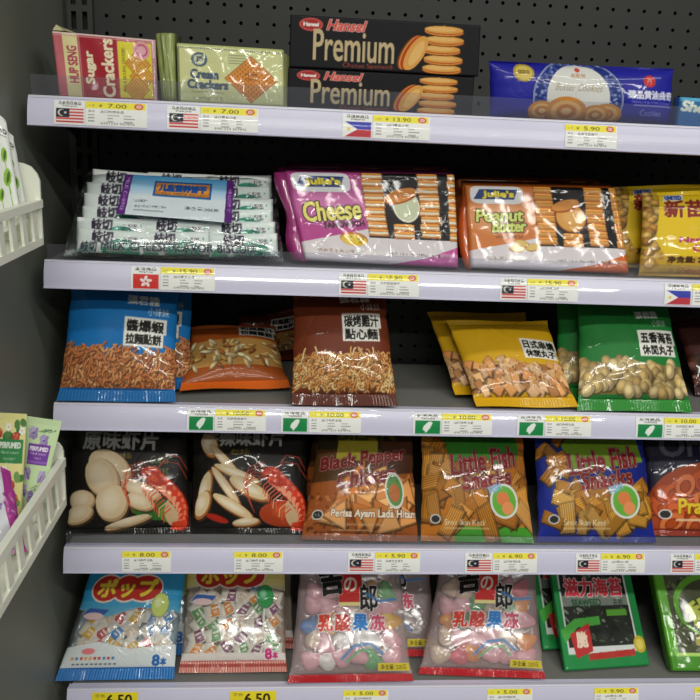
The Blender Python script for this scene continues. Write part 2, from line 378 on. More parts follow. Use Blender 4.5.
# ------------------------------------------------------------------ shelves
LX = {1: (28.5, 95.4, 128.9), 2: (44.9, 259.4, 283.1), 3: (54.3, 402.3, 415.5), 4: (64.3, 547.5, 548.5), 5: (67.6, 689.7, 684.5)}
def sy(k, px): x0, a, b = LX[k]; return a+(b-a)*(px-x0)/(700-x0)
F0, F1 = np.array([-.0034, -.0026]), np.array([-.0115, -.0325])
def face(t, off=0):
    d = (F1-F0)/np.linalg.norm(F1-F0); n = np.array([d[1], -d[0]]); n = n if n[0] < 0 else -n
    return F0+(F1-F0)*t+n*(.0016*math.sin(math.pi*t)+off)
prof = [(.014, 0), (.006, 0), (.004, .0010), (.0005, .0014), (-.0018, .0008), (-.0028, -.0016)]+[tuple(face(t/8)) for t in range(9)] + \
       [(-.0128, -.0330), (-.0128, -.0345), (-.0090, -.0355), (-.002, -.028), (.004, -.014), (.014, -.012)]
names = {1: 'topmost, holding the cracker packs', 2: 'second from top, holding the cheese biscuits',
         3: 'middle one, holding noodle snack bags', 4: 'fourth down, holding the prawn chips',
         5: 'lowest, holding the candy bags'}
for k in range(1, 6):
    z = ZS[k]; xl = onY(LX[k][0], LX[k][1], 0)[0]
    s = thing('display_shelf', 'grey steel shelf with lavender price rail, '+names[k], 'shelf', (xl, 0, z), 'tiers of the snack shelving')
    bd = MB().box((xl+.003, .0145, z-.012), (XR, YB-.015, z)); bd.box((xl+.003, YB-.03, z-.03), (XR, YB-.017, z-.0125)); bd.build('shelf_board', MAT['board'], s)
    mb = MB(); mb.extr([(y, z+h) for y, h in prof], 'x', xl, XR)
    mb.build('price_rail', MAT['rail'], s)
    MB().extr([(-.0004, z+.0015), (-.0016, z+.0017), (-.0030, z+.0004), (-.0034, z-.0010), (-.0027, z-.0012), (-.0018, z+.0009)], 'x', xl+.0005, XR).build('rail_bead', MAT['lip'], s)
    if k in (1, 2, 4):
        hh = {1: .0265, 2: .021, 4: .019}[k]
        rs_ = MB().box((xl+.002, .0045, z+.002), (XR, .0062, z+hh)); rs_.build('clear_riser', MAT['riser'], s)
    MB().add([(xl+.001, .012, z), (xl+.001, YB-.02, z), (xl+.001, YB-.02, z-.055), (xl+.001, .06, z-.012), (xl+.004, .012, z), (xl+.004, YB-.02, z), (xl+.004, YB-.02, z-.055), (xl+.004, .06, z-.012)],
             [[0, 1, 2, 3], [7, 6, 5, 4], [0, 4, 5, 1], [1, 5, 6, 2], [2, 6, 7, 3], [3, 7, 4, 0]]).build('bracket', MAT['post'], s)

# ------------------------------------------------------------------ price tags and country cards
def ontag(name, k, x0, x1, img, label, cat, group, t0=.03, t1=.99, off=.0004):
    ym = sy(k, x0)+14; A = onY(x0, ym, -.009)[0]; B = onY(x1, ym, -.009)[0]; hh, ww = img.shape[:2]
    V, F = [], None
    for side in (off+.0005, off):
        for j in range(hh):
            p = face(t1+(t0-t1)*j/(hh-1), side)
            for i in range(ww): V.append((A+(B-A)*i/(ww-1), p[0], ZS[k]+p[1]))
    n0 = ww*hh; fr = gridf(ww, hh).tolist(); 
    bk = [[n0, n0+ww*(hh-1), n0+ww*hh-1, n0+ww-1]]
    ed = [[n0+i for i in ()]]
    loop = [0, ww-1, ww*hh-1, ww*(hh-1)]
    fr += [[n0+j*ww, n0+j*ww+ww-1, n0+(j+1)*ww+ww-1, n0+(j+1)*ww][::-1] for j in range(hh-1)]
    fr += [[0, n0, n0+ww-1, ww-1], [ww*(hh-1), ww*hh-1, n0+ww*hh-1, n0+ww*(hh-1)]]
    col = np.concatenate([img[::-1].reshape(-1, 4)]*2)
    o = mk(name, V, fr, MP['paper'], smooth=False, col=col, loc=((A+B)/2, -.013, ZS[k]-.02)); tag(o, label, cat, group)
    return o
def price_img(w, price, big=False):
    c = Cv(w*1.7, 44 if not big else 44, 'f4f4f0')
    if big:
        c.rect(0, 0, 1, .95, 'f0dc2c'); c.text('¥', .1, .45, .17, .62, '333322'); c.text('零售', .06, .1, .28, .25, '55552a', a=.7); c.text(price, .32, .12, .86, .62, '1c1c14', b=1)
    else:
        c.rect(0, .0, .97, .30, 'f6e94a'); c.text('零售', .05, .13, .15, .22, '77772a', a=.8); c.text('¥', .22, .10, .27, .24, '444422')
        c.text(price, .36, .08, .66, .25, '4a4722', b=0); c.ell(.86, .155, .075, .125, 'd8504a'); c.ell(.86, .155, .045, .075, 'f0d8c8'); c.text('m', .835, .12, .885, .19, 'c8403a', b=0)
        c.text('品名', .05, .37, .15, .46, '555555'); c.text(random.choice(['马来西亚饼干', '进口休闲食品', '进口零食小吃']), .24, .36, .62, .47, '444444')
        for r in range(3):
            y = .54+.12*r; c.rect(.05, y, .15, y+.045, '777777', .8)
            for x in (.36, .62): c.rect(x, y, x+random.uniform(.08, .2), y+.045, '808080', .7)
        c.text('6901234 567892', .25, .84, .8, .92, '666666')
    return c.done()
def star(c, cx, cy, r, n, col, inner=.45, rot=0):
    asp = c.W/c.Hh; c.poly([(cx+math.sin(rot+math.pi*i/n)*r*(1 if i % 2 == 0 else inner), cy-math.cos(rot+math.pi*i/n)*r*asp*(1 if i % 2 == 0 else inner)) for i in range(2*n)], col)
def flag_img(w, kind):
    c = Cv(w*1.7, 44, 'f2f3f0'); T = {'my': ('马来西亚商品', 'Malaysia'), 'ph': ('菲律宾商品', 'Philippines'), 'hk': ('香港商品', 'Hong Kong'), 'tw': ('台湾商品', 'TAIWAN')}[kind]
    c.text(T[0], .14, .05, .86, .19, '101010'); c.text(T[1], .28, .20, .74, .30, '333333')
    x0, y0, x1, y1 = .08, .34, .95, .97
    if kind == 'my':
        for i in range(10): c.rect(x0, y0+(y1-y0)*i/10, x1, y0+(y1-y0)*(i+1)/10, 'd2453f' if i % 2 == 0 else 'f4eeee')
        c.rect(x0, y0, x0+.42, y0+.36, '23253a'); c.ell(x0+.17, y0+.18, .12, .14, 'd8d4c0'); c.ell(x0+.21, y0+.18, .10, .115, '23253a'); star(c, x0+.29, y0+.18, .06, 9, 'e4e0cc')
    elif kind == 'ph':
        c.rect(x0, y0, x1, (y0+y1)/2, '3b46b0'); c.rect(x0, (y0+y1)/2, x1, y1, 'c2404a'); c.poly([(x0, y0), (x0+.42, (y0+y1)/2), (x0, y1)], 'f4f2ec'); star(c, x0+.13, (y0+y1)/2, .08, 8, 'e8c83c')
    elif kind == 'hk':
        c.rect(x0, y0, x1, y1, 'd63a34')
        for i in range(5):
            a = i*math.pi*2/5; c.ell(.515+math.sin(a)*.12, .655-math.cos(a)*.15, .055, .11, 'f4e8e6', a+.3)
    else:
        c.rect(x0, y0, x1, y1, '1f8a4c'); c.poly([(.62, .38), (.68, .46), (.60, .70), (.50, .86), (.45, .93), (.42, .84), (.34, .76), (.38, .60), (.52, .42)], 'eef4ec')
    return c.done()
CN = {'my': 'red striped crescent flag', 'ph': 'blue, red, white triangle flag', 'hk': 'red flower flag', 'tw': 'white island on green'}
def pair(k, kind, x0, xm, x1, price, what):
    if kind: ontag('country_card', k, x0, xm-.6, flag_img(xm-x0, kind), 'card with %s, %s' % (CN[kind], what), 'country card', 'country cards on the price rails')
    ontag('price_tag', k, xm, x1, price_img(x1-xm, price, k == 5 and price == '6.50'), 'yellow and white price slip reading %s, %s' % (price, what), 'price tag', 'price tags on the rails')
for a in [(1, 'my', 54, 85.5, 147, '7.00', 'below the red sugar crackers pack'), (1, 'my', 167, 200.5, 258, '7.00', 'below the cream crackers pack'),
          (1, 'ph', 342.5, 373, 430, '13.90', 'below the black cookie boxes'), (1, None, 0, 565, 617, '5.90', 'below the dark blue butter cookie pack'),
          (2, 'hk', 131, 160.5, 215, '15.90', 'below the milk cheese biscuit bag'), (2, 'my', 339, 368, 419, '15.90', 'below the pink cheese sandwich pack'),
          (2, 'my', 500, 527.5, 578, '15.90', 'below the peanut butter biscuit pack'), (2, 'ph', 664, 692, 745, '12.90', 'below the yellow cracker pack'),
          (3, 'tw', 187, 215, 266, '10.00', 'below the orange snack bag'), (3, 'tw', 281, 309, 361, '10.00', 'below the brown noodle snack bag'),
          (3, 'tw', 413, 442, 492, '10.00', 'left of the yellow snack ball bag'), (3, 'tw', 517, 545, 591, '10.00', 'right of the yellow ball bag'),
          (3, 'tw', 635.5, 664, 712, '10.00', 'below the green snack ball bag'),
          (4, None, 0, 122, 171, '8.00', 'below the leftmost prawn chips bag'), (4, None, 0, 234, 283, '8.00', 'below the second prawn chips bag'),
          (4, 'my', 348, 375, 420, '5.90', 'below the black pepper chicken bag'), (4, 'my', 465, 493, 537, '6.90', 'below the orange fish snack bag'),
          (4, 'my', 576, 601, 645, '6.90', 'below the blue fish snack bag'), (4, 'my', 670.5, 695, 738, '6.90', 'below the prawn ring snack bag'),
          (5, None, 0, 92, 138, '6.50', 'below the blue pop candy bag'), (5, None, 0, 230, 276, '6.50', 'below the pink pop candy bag'),
          (5, None, 0, 343, 388, '5.00', 'below the left jelly candy bag'), (5, None, 0, 487, 532, '5.00', 'below the right jelly candy bag'),
          (5, None, 0, 594, 638, '9.90', 'below the dark green seaweed pack'), (5, None, 0, 694, 738, '9.90', 'below the light green seaweed tray')]:
    pair(*a)

# ------------------------------------------------------------------ top shelf
def c1(xl, xr, tl, tr, y0, lean, z=None, k=1):
    z = ZS[k] if z is None else z
    a = onY(xl, sy(k, xl), y0); b = onY(xr, sy(k, xr), y0); a[2] = b[2] = z+.0005
    return a, b, onY(*tl, y0+lean), onY(*tr, y0+lean)
def shift(C, d): return tuple(np.array(p)+np.array(d) for p in C)
# sugar crackers
c = Cv(170, 110, 'c25f62'); 
for i in range(60): c.rect(i/60, 0, i/60+.008, 1, 'd8a0a0', .35)
c.rect(.0, 0, .1, 1, 'c86a70'); c.rect(.1, 0, .24, 1, 'e6dba0'); c.text('HUP SENG', .0, .42, .36, .56, 'b4405a', b=1, rot=-1.5708*0+ -math.pi/2)
c.rect(.265, .0, .62, 1, 'a82030')
c.text('Sugar', .19, .44, .51, .60, 'f2e6c0', b=2, rot=-math.pi/2); c.text('Crackers', .23, .42, .81, .60, 'f2e6c0', b=2, rot=-math.pi/2)
c.rect(.63, .08, .96, .96, 'e8d93c'); c.text('PURE & NATURAL CRACKERS', .46, .50, .90, .55, '4a4a20', rot=-math.pi/2)
for i, (x, y) in enumerate([(.82, .42), (.86, .62), (.80, .82)]):
    c.poly([(x, y-.24), (x+.13, y), (x, y+.24), (x-.13, y)], 'b8741c'); c.poly([(x, y-.22), (x+.12, y), (x, y+.22), (x-.12, y)], 'e0a840')
    for a in range(-3, 4):
        for b in range(-3, 4): c.ell(x+(a+b)*.016, y+(a-b)*.028, .006, .009, 'a86820')
c.ell(.86, .2, .085, .14, 'e8a8b0'); c.ell(.86, .2, .06, .10, 'c8506a'); c.ell(.86, .2, .045, .075, 'e8b0b8')
c.rect(0, 0, 1, .035, 'e8d0c8'); c.rect(0, .05, 1, .065, 'd8a0a0'); c.rect(.965, 0, 1, 1, 'd8b0b8'); c.text('NATURALLY GOOD', .85, .5, 1.11, .54, '7a4050', rot=math.pi/2)
C4 = c1(59, 157, (51, 31), (155, 40), .022, .01); r = thing('cracker_pack', 'red and pink pack of sugar crackers with yellow biscuit picture', 'crackers', rootof(C4), 'packs of crackers on the top shelf')
o, n = block(r, C4, (0, .055, .004), c.done(), 'film', 'c8a890', .003, 'wrapper', .0006)
MB().hexa([tuple(C4[2]+np.array(q)) for q in [(.001, .003, .0015), (.02, .003, .001), (.02, .05, .003), (.001, .05, .003), (.004, .01, .009), (.012, .012, .003), (.012, .04, .004), (.006, .04, .008)]]).build('folded_end', plain('pale wrapper fold', 'c9c294', .35), r)
# green side pack
c = Cv(36, 110, '8f9a5a')
for i in range(40): c.ell(random.random(), random.random(), .15, .1, random.choice(['a3ad6c', '7c874c', '98a264']), random.random(), .35, True)
c.stroke([(.3, 0), (.35, .4), (.25, .7), (.4, 1)], .04, '6c7740'); c.stroke([(.8, 0), (.7, .35), (.8, .8), (.7, 1)], .05, 'b5bd84')
C4 = c1(161, 176.5, (154.5, 33), (174, 33), .024, .01); r = thing('cracker_pack', 'plain olive green wrapped pack standing end-on between the red and pale cracker packs', 'crackers', rootof(C4), 'packs of crackers on the top shelf')
block(r, C4, (0, .07, .0), c.done(), 'crisp', '8f9a5a', .007, 'wrapper', .0018, 3)
# cream crackers
c = Cv(160, 100, 'd4d69a')
for i in range(40): c.rect(i/40, .1, i/40+.006, 1, 'b8be78', .25)
c.rect(0, 0, 1, .05, 'b9bf7c'); 
for i in range(50): c.rect(i/50, .07, i/50+.01, .095, '5a6a5a')
c.rect(0, .1, .03, 1, 'a2aa68')
for i in range(36): c.rect(.01, .1+i/40, .022, .11+i/40, '5a6a5a')
c.ell(.21, .27, .075, .12, '4a5f70'); c.ell(.21, .27, .05, .085, 'c8cca0'); c.text('JS', .18, .22, .24, .31, '3a4f60', b=1)
c.text('Cream', .13, .44, .38, .58, '46586c', b=2); c.text('Crackers', .1, .61, .47, .75, '46586c', b=2); c.text('Exquisitely satisfying', .14, .79, .43, .83, '7a7a58')
c.text('بسكويت مالح', .15, .87, .42, .95, '55604a')
for i in range(4): c.rect(.48, .16+i*.045, .66, .175+i*.045, '77806a', .8)
x, y = .69, .56
c.poly([(x, y-.40), (x+.25, y), (x, y+.40), (x-.25, y)], '8a5220'); c.poly([(x, y-.385), (x+.24, y), (x, y+.385), (x-.24, y)], 'd98a38')
for a in range(-4, 5):
    for b in range(-4, 5):
        c.ell(x+(a+b)*.025, y+(a-b)*.041, .008, .012, '8a4c1c'); c.ell(x+(a+b)*.025+.012, y+(a-b)*.041, .010, .013, 'e8a858', 0, .5)
c.rect(.63, .46, .75, .5, '7a4420', .6); c.text('CREAM', .63, .54, .75, .58, '6a3818')
C4 = c1(178, 284, (176, 43), (284, 50), .02, .012); r = thing('cracker_pack', 'pale green pack of cream crackers with diamond biscuit picture', 'crackers', rootof(C4), 'packs of crackers on the top shelf')
block(r, C4, (0, .06, .0), c.done(), 'film', 'c6ca8e', .004, 'wrapper', .0007, 5)
a = C4[1]; b = C4[3]
MB().add([tuple(a+[.0005, .002, .002]), tuple(b+[.0005, .002, -.003]), tuple(b+[.0095, .012, -.008]), tuple(a+[.009, .012, .002]), tuple(a+[.0005, .03, .002]), tuple(b+[.0005, .03, -.003]), tuple(b+[.0095, .02, -.008]), tuple(a+[.009, .02, .002])],
         [[0, 1, 2, 3], [7, 6, 5, 4], [3, 2, 6, 7], [1, 5, 6, 2], [0, 3, 7, 4], [0, 4, 5, 1]]).build('folded_end', plain('pale green wrapper fold', 'b9be80', .3), r)
# premium boxes
c = Cv(260, 84, '17171a')
c.ell(.11, .17, .062, .125, 'c8504a'); c.ell(.11, .17, .05, .095, 'a83030'); c.text('Hansel', .072, .13, .148, .2, 'f0e0d8', b=1)
c.text('Hansel', .20, .06, .39, .26, 'd9564a', b=1, sh=.25, out=1, oc='f2d8d0'); c.text('Premium', .125, .25, .545, .84, 'c9b489', b=1); c.text('Cheese Sandwich', .28, .86, .545, .95, 'a8453a')
def cookie(x, y, rx, ry, rot=0):
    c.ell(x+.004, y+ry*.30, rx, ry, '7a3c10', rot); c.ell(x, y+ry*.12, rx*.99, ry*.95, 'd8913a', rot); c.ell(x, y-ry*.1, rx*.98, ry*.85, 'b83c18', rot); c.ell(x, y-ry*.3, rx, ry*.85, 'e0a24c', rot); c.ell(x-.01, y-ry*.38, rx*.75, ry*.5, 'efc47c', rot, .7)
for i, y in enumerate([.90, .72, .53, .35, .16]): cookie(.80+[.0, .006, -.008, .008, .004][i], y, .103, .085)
for k in range(14):
    t = k/13; c.ell(.625+.038*t, .60+.01*t, .042, .36, ['7a3c10', 'd8913a', 'b83c18', 'b83c18', 'e0a24c'][min(4, int(t*5))], .42)
c.ell(.665, .61, .026, .26, 'efc47c', .42, .7)
img = c.done(); hP = .062
y0 = .02
A, B = onY(289, 66.5, y0), onY(478, 76.5, y0); A[2] = (A[2]+B[2])/2; B[2] = A[2]; zt = A[2]
bb = [np.array([A[0]-.001, y0+.001, ZS[1]+.0008]), np.array([B[0]-.004, y0+.001, ZS[1]+.0008]), np.array([A[0]-.001, y0+.001, zt-.0012]), np.array([B[0]-.004, y0+.001, zt-.0012])]
r = thing('cookie_box', 'black box with cookie stack picture, lower of the two stacked boxes', 'cookie box', rootof(bb), 'stacked black cookie boxes')
block(r, bb, (0, .05, 0), img, 'board', '1b1b1e', .0015)
tl, tr = onY(290.5, 14, y0), onY(480.5, 26, y0); tz = (tl[2]+tr[2])/2
dz = .002
tt = [np.array([A[0], y0-.002, zt]), np.array([B[0], y0-.002, zt]), np.array([tl[0], y0-.002, tz]), np.array([tr[0], y0-.002, tz])]
r = thing('cookie_box', 'black box with cookie stack picture, upper of the two stacked boxes', 'cookie box', rootof(tt), 'stacked black cookie boxes')
block(r, tt, (0, .05, 0), img, 'board', '1b1b1e', .0015)
# blue butter cookies
c = Cv(250, 84, '23259a')
c.ell(.46, .6, .25, .72, '10206a'); c.ell(.46, .6, .245, .70, '8a93c0'); c.ell(.46, .6, .235, .67, '23347e')
for i in range(170):
    t = random.uniform(0, 6.3); q = random.uniform(.17, .23); c.ell(.46+math.cos(t)*q, .6+math.sin(t)*q*2.9, .008, .02, random.choice(['6a7ab8', 'a8b4d8', '4a5aa0']), random.random()*3, .8)
c.ell(.46, .58, .17, .56, 'dcdcd6'); c.text('奥斯特', .42, .18, .5, .26, 'b07848'); c.text('Butter Cookies', .34, .36, .59, .48, 'a89878', sh=.3); c.ell(.46, .12, .014, .04, 'c8503a')
for x, y, q in [(.27, .83, .075), (.62, .84, .08), (.56, .86, .075), (.40, .82, .11)]:
    c.ell(x, y+.03, q, q*2.3, '8a4a18'); c.ell(x, y, q, q*2.2, 'd08a3c'); c.ell(x, y, q*.75, q*1.6, 'e8b468'); c.ell(x, y, q*.5, q*1.05, 'c47c34'); c.ell(x, y, q*.25, q*.5, 'ecc080')
c.ell(.17, .2, .055, .16, 'b39a3a'); c.ell(.17, .2, .043, .125, 'd8c264'); c.text('GOLD', .14, .16, .2, .22, '8a7424', b=1)
c.text('臻品黄油曲奇', .73, .42, .99, .56, 'dfe0f0', b=1); c.ell(.85, .26, .035, .10, 'c8323a'); c.text('丹', .835, .21, .865, .31, 'f0d0b0'); c.rect(.76, .66, .98, .68, '9a9ad0'); c.text('PREMIUM BUTTER COOKIES', .75, .60, .99, .64, 'a8a8d8'); c.text('Cookies', .80, .74, .92, .84, '8c90d0')
C4 = c1(489, 671, (489, 61), (673, 69), .042, .004)
r = thing('cookie_pack', 'dark blue glossy pack of butter cookies with oval plate picture', 'cookies', rootof(C4))
pouch(r, C4, .018, c.done(), 'crisp', 5, 2.6, .6, .03, .03, .005, .0012, 11)
# corner blue pack
c = Cv(80, 50, '2f6fa8'); c.rect(0, 0, 1, .14, '58b0d8'); c.text('Shortcake', .04, .22, .98, .55, 'e4ecdc', b=2, rot=.12); c.text('cookies', .35, .62, .8, .8, 'c8d890', b=1)
C4 = c1(672, 745, (677, 97), (745, 101), .015, .004); C4 = shift(C4, (.006, 0, 0))
r = thing('cookie_pack', 'light blue pack cut by the right edge beside the dark blue cookie pack', 'cookies', rootof(C4))
block(r, C4, (0, .022, 0), c.done(), 'film', '2f6fa8', .003, 'wrapper')

# ------------------------------------------------------------------ second shelf
def lay(o, C4, u, v, off, rot=0, tilt=0, sc=1):
    BL, BR, TL, TR = [np.array(p, float) for p in C4]
    P = (BL*(1-v)+TL*v)*(1-u)+(BR*(1-v)+TR*v)*u
    x = Vector(BR-BL).normalized(); n = x.cross(Vector(TL+TR-BL-BR)).normalized(); y = n.cross(x)
    m = Matrix((x, y, n)).transposed().to_4x4(); m = Matrix.Translation(Vector(P)+n*off) @ m @ Matrix.Rotation(rot, 4, 'Z') @ Matrix.Rotation(tilt, 4, 'X') @ Matrix.Scale(sc, 4)
    o.matrix_world = m
def lump(w, h, t, img, ex=2.6, mat='film', name='lump', rnd=False):
    """closed pillow in local x/y with printed front"""
    hh, ww = img.shape[:2]; U, V = np.meshgrid(np.linspace(0, 1, ww), np.linspace(0, 1, hh))
    pr = (1-np.abs(2*U-1)**ex)**.5*(1-np.abs(2*V-1)**ex)**.5; X, Y = (U-.5)*w, (V-.5)*h
    if rnd: a_, b_ = (2*U-1), (2*V-1); X, Y = a_*np.sqrt(1-b_**2/2)*w/2, b_*np.sqrt(1-a_**2/2)*h/2; pr = np.clip(1-(2*X/w)**2-(2*Y/h)**2, 0, 1)**.45; an_ = np.arctan2(Y/h, X/w); k_ = 1+.12*np.sin(an_*3+.6); X = X*k_; Y = Y*k_+w*.03*np.cos(an_*2)
    A = np.stack([X, Y, t*pr], -1).reshape(-1, 3); B = np.stack([X, Y, -t*pr], -1).reshape(-1, 3)
    col = np.concatenate([img[::-1].reshape(-1, 4)]*2)
    return mk(name, np.concatenate([A, B]), np.concatenate([gridf(ww, hh), gridf(ww, hh, ww*hh, True)]), MP[mat], col=col)
# sachets
def sachet_img(sd):
    random.seed(sd); c = Cv(88, 26, 'f2f7f3')
    c.ell(.62, .95, .26, .55, '2c8f74'); c.ell(.15, 1.0, .12, .35, '46a488'); c.ell(.45, .72, .012, .05, 'e8f0ea'); c.ell(.70, .7, .02, .07, 'e8f0ea'); c.ell(.9, .35, .012, .045, '46a488')
    c.text('岐切', .22, .10, .50, .60, '2c1c38', b=1); c.text('益智梨', .64, .30, .86, .56, '483448', b=0); c.rect(0, 0, .03, 1, 'c2ccc8'); c.rect(.97, 0, 1, 1, 'c2ccc8')
    return c.done()
C4 = corners((57, 266), (282, 271), (83, 178), (272, 184), ZS[2]+.001, .10)
C4 = shift(C4, (0, .031, .002)); bw = np.linalg.norm(C4[1]-C4[0]); bh = np.linalg.norm(C4[2]-C4[0]); sach = None
for row in range(6):
    for cl in range(3):
        random.seed(row*3+cl)
        v_ = .19+.78*row/5.5; u_ = .20+.305*cl+random.uniform(-.012, .012)
        if sach is None:
            sach = lump(bw*.325, bh*.215, .0062, sachet_img(3), 3.2, name='biscuit_sachet'); sach['category'] = 'biscuit'; sach['group'] = 'wrapped biscuits in the clear bag'; o = sach
        else: o = sach.copy(); COL.objects.link(o)
        o['label'] = 'white and green wrapped biscuit sachet inside the clear milk cheese biscuit bag'
        lay(o, C4, u_, v_, .004+.002*(5-row)/5, random.uniform(-.06, .06), .42)
r = thing('biscuit_bag', 'large clear bag of milk cheese biscuits filled with white and green sachets', 'biscuits', rootof(C4))
c = Cv(300, 130, 'ffffff', 0.)
c.text('MILK CHEESE FLAVOR BISCUIT', .17, .905, .87, .97, '24303c', b=1); c.text('岐切', .08, .90, .15, .98, '2c3844', b=1); c.text('儿童饼干', .9, .93, .985, .98, '3a4650')
CF = [np.array(C4[i])+[(-.002, .002)[i % 2], .006, .003] for i in range(4)]
pouch(r, CF, .018, c.done(), 'clear', 8, 6, .5, .0, .05, .0, .0014, 5, body='film_pouch')
c = Cv(160, 66, '9fbdd6')
for i in range(30): c.rect(0, i/30, 1, (i+1)/30, mixc('4a9ad2', 'd4dfe4', min(1, i/16)))
c.rect(0, 0, .075, 1, '5c2478'); c.rect(.93, 0, 1, 1, '5c2478'); c.text('MILK CHEESE', -.13, .46, .21, .54, 'c8a8d8', rot=math.pi/2); c.text('岐切饼干', .85, .46, 1.08, .54, 'c8a8d8', rot=math.pi/2)
c.rect(.28, .14, .80, .52, '1c5a98'); c.rect(.30, .18, .78, .48, 'c2792c'); c.ell(.54, .33, .24, .15, 'd8913c'); c.text('儿童营养饼干', .33, .22, .75, .38, '1d4a90', b=2); c.text('MILK CHEESE BISCUIT', .36, .41, .74, .46, '603020')
c.text('儿童奶酪饼干', .12, .62, .25, .68, '22303c'); c.text('岐切牛奶芝士味夹心饼干', .14, .75, .42, .81, '22303c'); c.text('净含量:388克', .58, .72, .88, .80, '22303c', b=0); c.rect(.14, .87, .4, .89, '556'*2)
CL = [None]*4
def bil(C, u, v, off):
    BL, BR, TL, TR = C; n = np.cross(BR-BL, TL-BL); n /= np.linalg.norm(n); return (BL*(1-v)+TL*v)*(1-u)+(BR*(1-v)+TR*v)*u+n*off
CL = [bil(C4, .215, .40, .027), bil(C4, .765, .33, .027), bil(C4, .22, .87, .026), bil(C4, .785, .83, .026)]
MP['card'] = MP['paper']
pouch(r, CL, .002, c.done(), 'film', 3, 3, .5, 0, 0, 0, .0012, 2, body='paper_insert')

def julies(bg1, bg2, kind):
    c = Cv(240, 150, 'dcd4d6'); 
    c.poly([(0, 0), (.45, 0), (.45, .62), (.2, .72), (.0, .80)], bg1); c.ell(.22, .38, .26, .25, mixc(bg1, 'ffffff', .55), 0, .5, True)
    c.poly([(1, .78), (1, 1), (.55, 1), (.78, .92)], bg2); c.rect(0, .86, 1, .90, 'e6e0e0', .4)
    c.rect(.44, 0, .97, .72, '0e0b0b')
    nm = 9 if kind == 'cheese' else 8
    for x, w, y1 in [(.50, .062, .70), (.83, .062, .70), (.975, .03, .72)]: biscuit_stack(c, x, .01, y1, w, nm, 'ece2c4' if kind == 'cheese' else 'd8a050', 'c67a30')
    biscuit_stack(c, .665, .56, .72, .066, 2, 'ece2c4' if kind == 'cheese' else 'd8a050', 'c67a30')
    if kind == 'cheese':
        c.ell(.69, .37, .082, .17, 'e8e2cc'); c.ell(.69, .37, .074, .15, 'c8cfae'); c.ell(.66, .26, .11, .075, 'a8581c', -.35); c.ell(.66, .25, .105, .065, 'd88a3a', -.35)
    else:
        c.ell(.665, .38, .10, .17, 'b0641c'); c.ell(.665, .375, .093, .155, 'dca050'); c.ell(.665, .375, .06, .1, 'e8b870', 0, .7, True); c.ell(.64, .24, .10, .07, 'a8581c', -.3); c.ell(.64, .23, .095, .055, 'd88f44', -.3)
    c.ell(.2, .125, .17, .11, 'e6e6ea', pw=5); c.poly([(.05, .18), (.09, .06), (.34, .06), (.31, .18)], '1c3c7c'); c.text("Julie's", .11, .08, .31, .17, 'f0dc3c', b=2, out=1, oc='14202c')
    if kind == 'cheese':
        c.text('Cheese', .06, .33, .41, .54, 'efe27a', b=2, out=3, oc='1c1a14', rot=-.10, sh=.15); c.text('SANDWICH', .17, .555, .42, .615, '3a2030', b=1, rot=-.09)
        c.ell(.34, .74, .085, .075, 'c8601c', .1); c.ell(.34, .75, .08, .062, 'e8c83c', .1)
        for i in range(8): c.ell(.34+random.uniform(-.06, .06), .75+random.uniform(-.04, .04), .009, .012, 'b89020')
    else:
        c.text('Peanut', .06, .30, .36, .44, 'cfd870', b=2, out=3, oc='1c1a14', rot=-.05, sh=.15); c.text('Butter', .16, .43, .37, .56, 'cfd870', b=2, out=3, oc='1c1a14', rot=-.05, sh=.15); c.text('SANDWICH', .17, .60, .34, .64, '4a2c10')
        for x, y, a in [(.33, .70, .2), (.40, .74, -.3), (.30, .76, 0)]: c.ell(x, y, .05, .045, 'a8742c', a); c.ell(x, y-.005, .044, .037, 'e0c070', a)
    c.text('营养芝士夹心饼' if kind == 'cheese' else '花生酱夹心饼', .1, .86, .33, .90, '8c6a50', b=0); c.text('NET: 12 x 15g (180g)', .55, .87, .8, .90, '5a5058'); c.text('净含量:180克', .82, .87, .94, .90, '5a5058')
    return c.done()
C4 = corners((305, 262), (459, 271), (284, 173), (455, 176), ZS[2]+.001, .035, .02)
r = thing('biscuit_pack', 'pink and white cheese sandwich biscuit pack with biscuit stacks on black', 'biscuits', rootof(C4), 'sandwich biscuit packs on the second shelf')
block(r, C4, (0, .032, .003), julies('b8468e', 'c4559a', 'cheese'), 'crisp', 'a03478', .006, 'wrapper', .0009, 2)
A, B = C4[0], C4[2]
mb = MB(); v = []
for t in np.linspace(0, 1, 12):
    p = A*(1-t)+B*t; w = .012+.004*math.sin(t*9)+.006*(1-t); 
    v += [p+[0.002, .004, 0], p+[-w, .014+.002*math.sin(t*17), 0], p+[-w, .016+.002*math.sin(t*17), 0], p+[.002, .02, 0]]
mb.add(v, [[i*4+j, i*4+(j+1) % 4, i*4+4+(j+1) % 4, i*4+4+j] for i in range(11) for j in range(4)]+[[0, 1, 2, 3][::-1], [44, 45, 46, 47]])
mb.build('side_fin', plain('magenta film', 'a33478', .25, coat=.8, bump=.2), r, True)
copytree(r, (.004, .062, .004), 'pink sandwich biscuit pack standing in the dark behind the front cheese pack')
C4 = corners((471, 270), (630, 276), (465, 187), (616, 190), ZS[2]+.001, .04, .02)
r = thing('biscuit_pack', 'orange and white peanut butter sandwich biscuit pack', 'biscuits', rootof(C4), 'sandwich biscuit packs on the second shelf')
random.seed(5)
block(r, C4, (0, .032, .003), julies('d07a3c', 'd4682c', 'peanut'), 'crisp', 'c0601f', .006, 'wrapper', .0008, 6)
A, B = C4[0], C4[2]; v = []
for t in np.linspace(0, 1, 12):
    p = A*(1-t)+B*t; w = .010*math.sin(math.pi*min(1, t+.12))+.002
    v += [p+[0.002, .004, 0], p+[-w, .012, 0], p+[-w, .015, 0], p+[.002, .02, 0]]
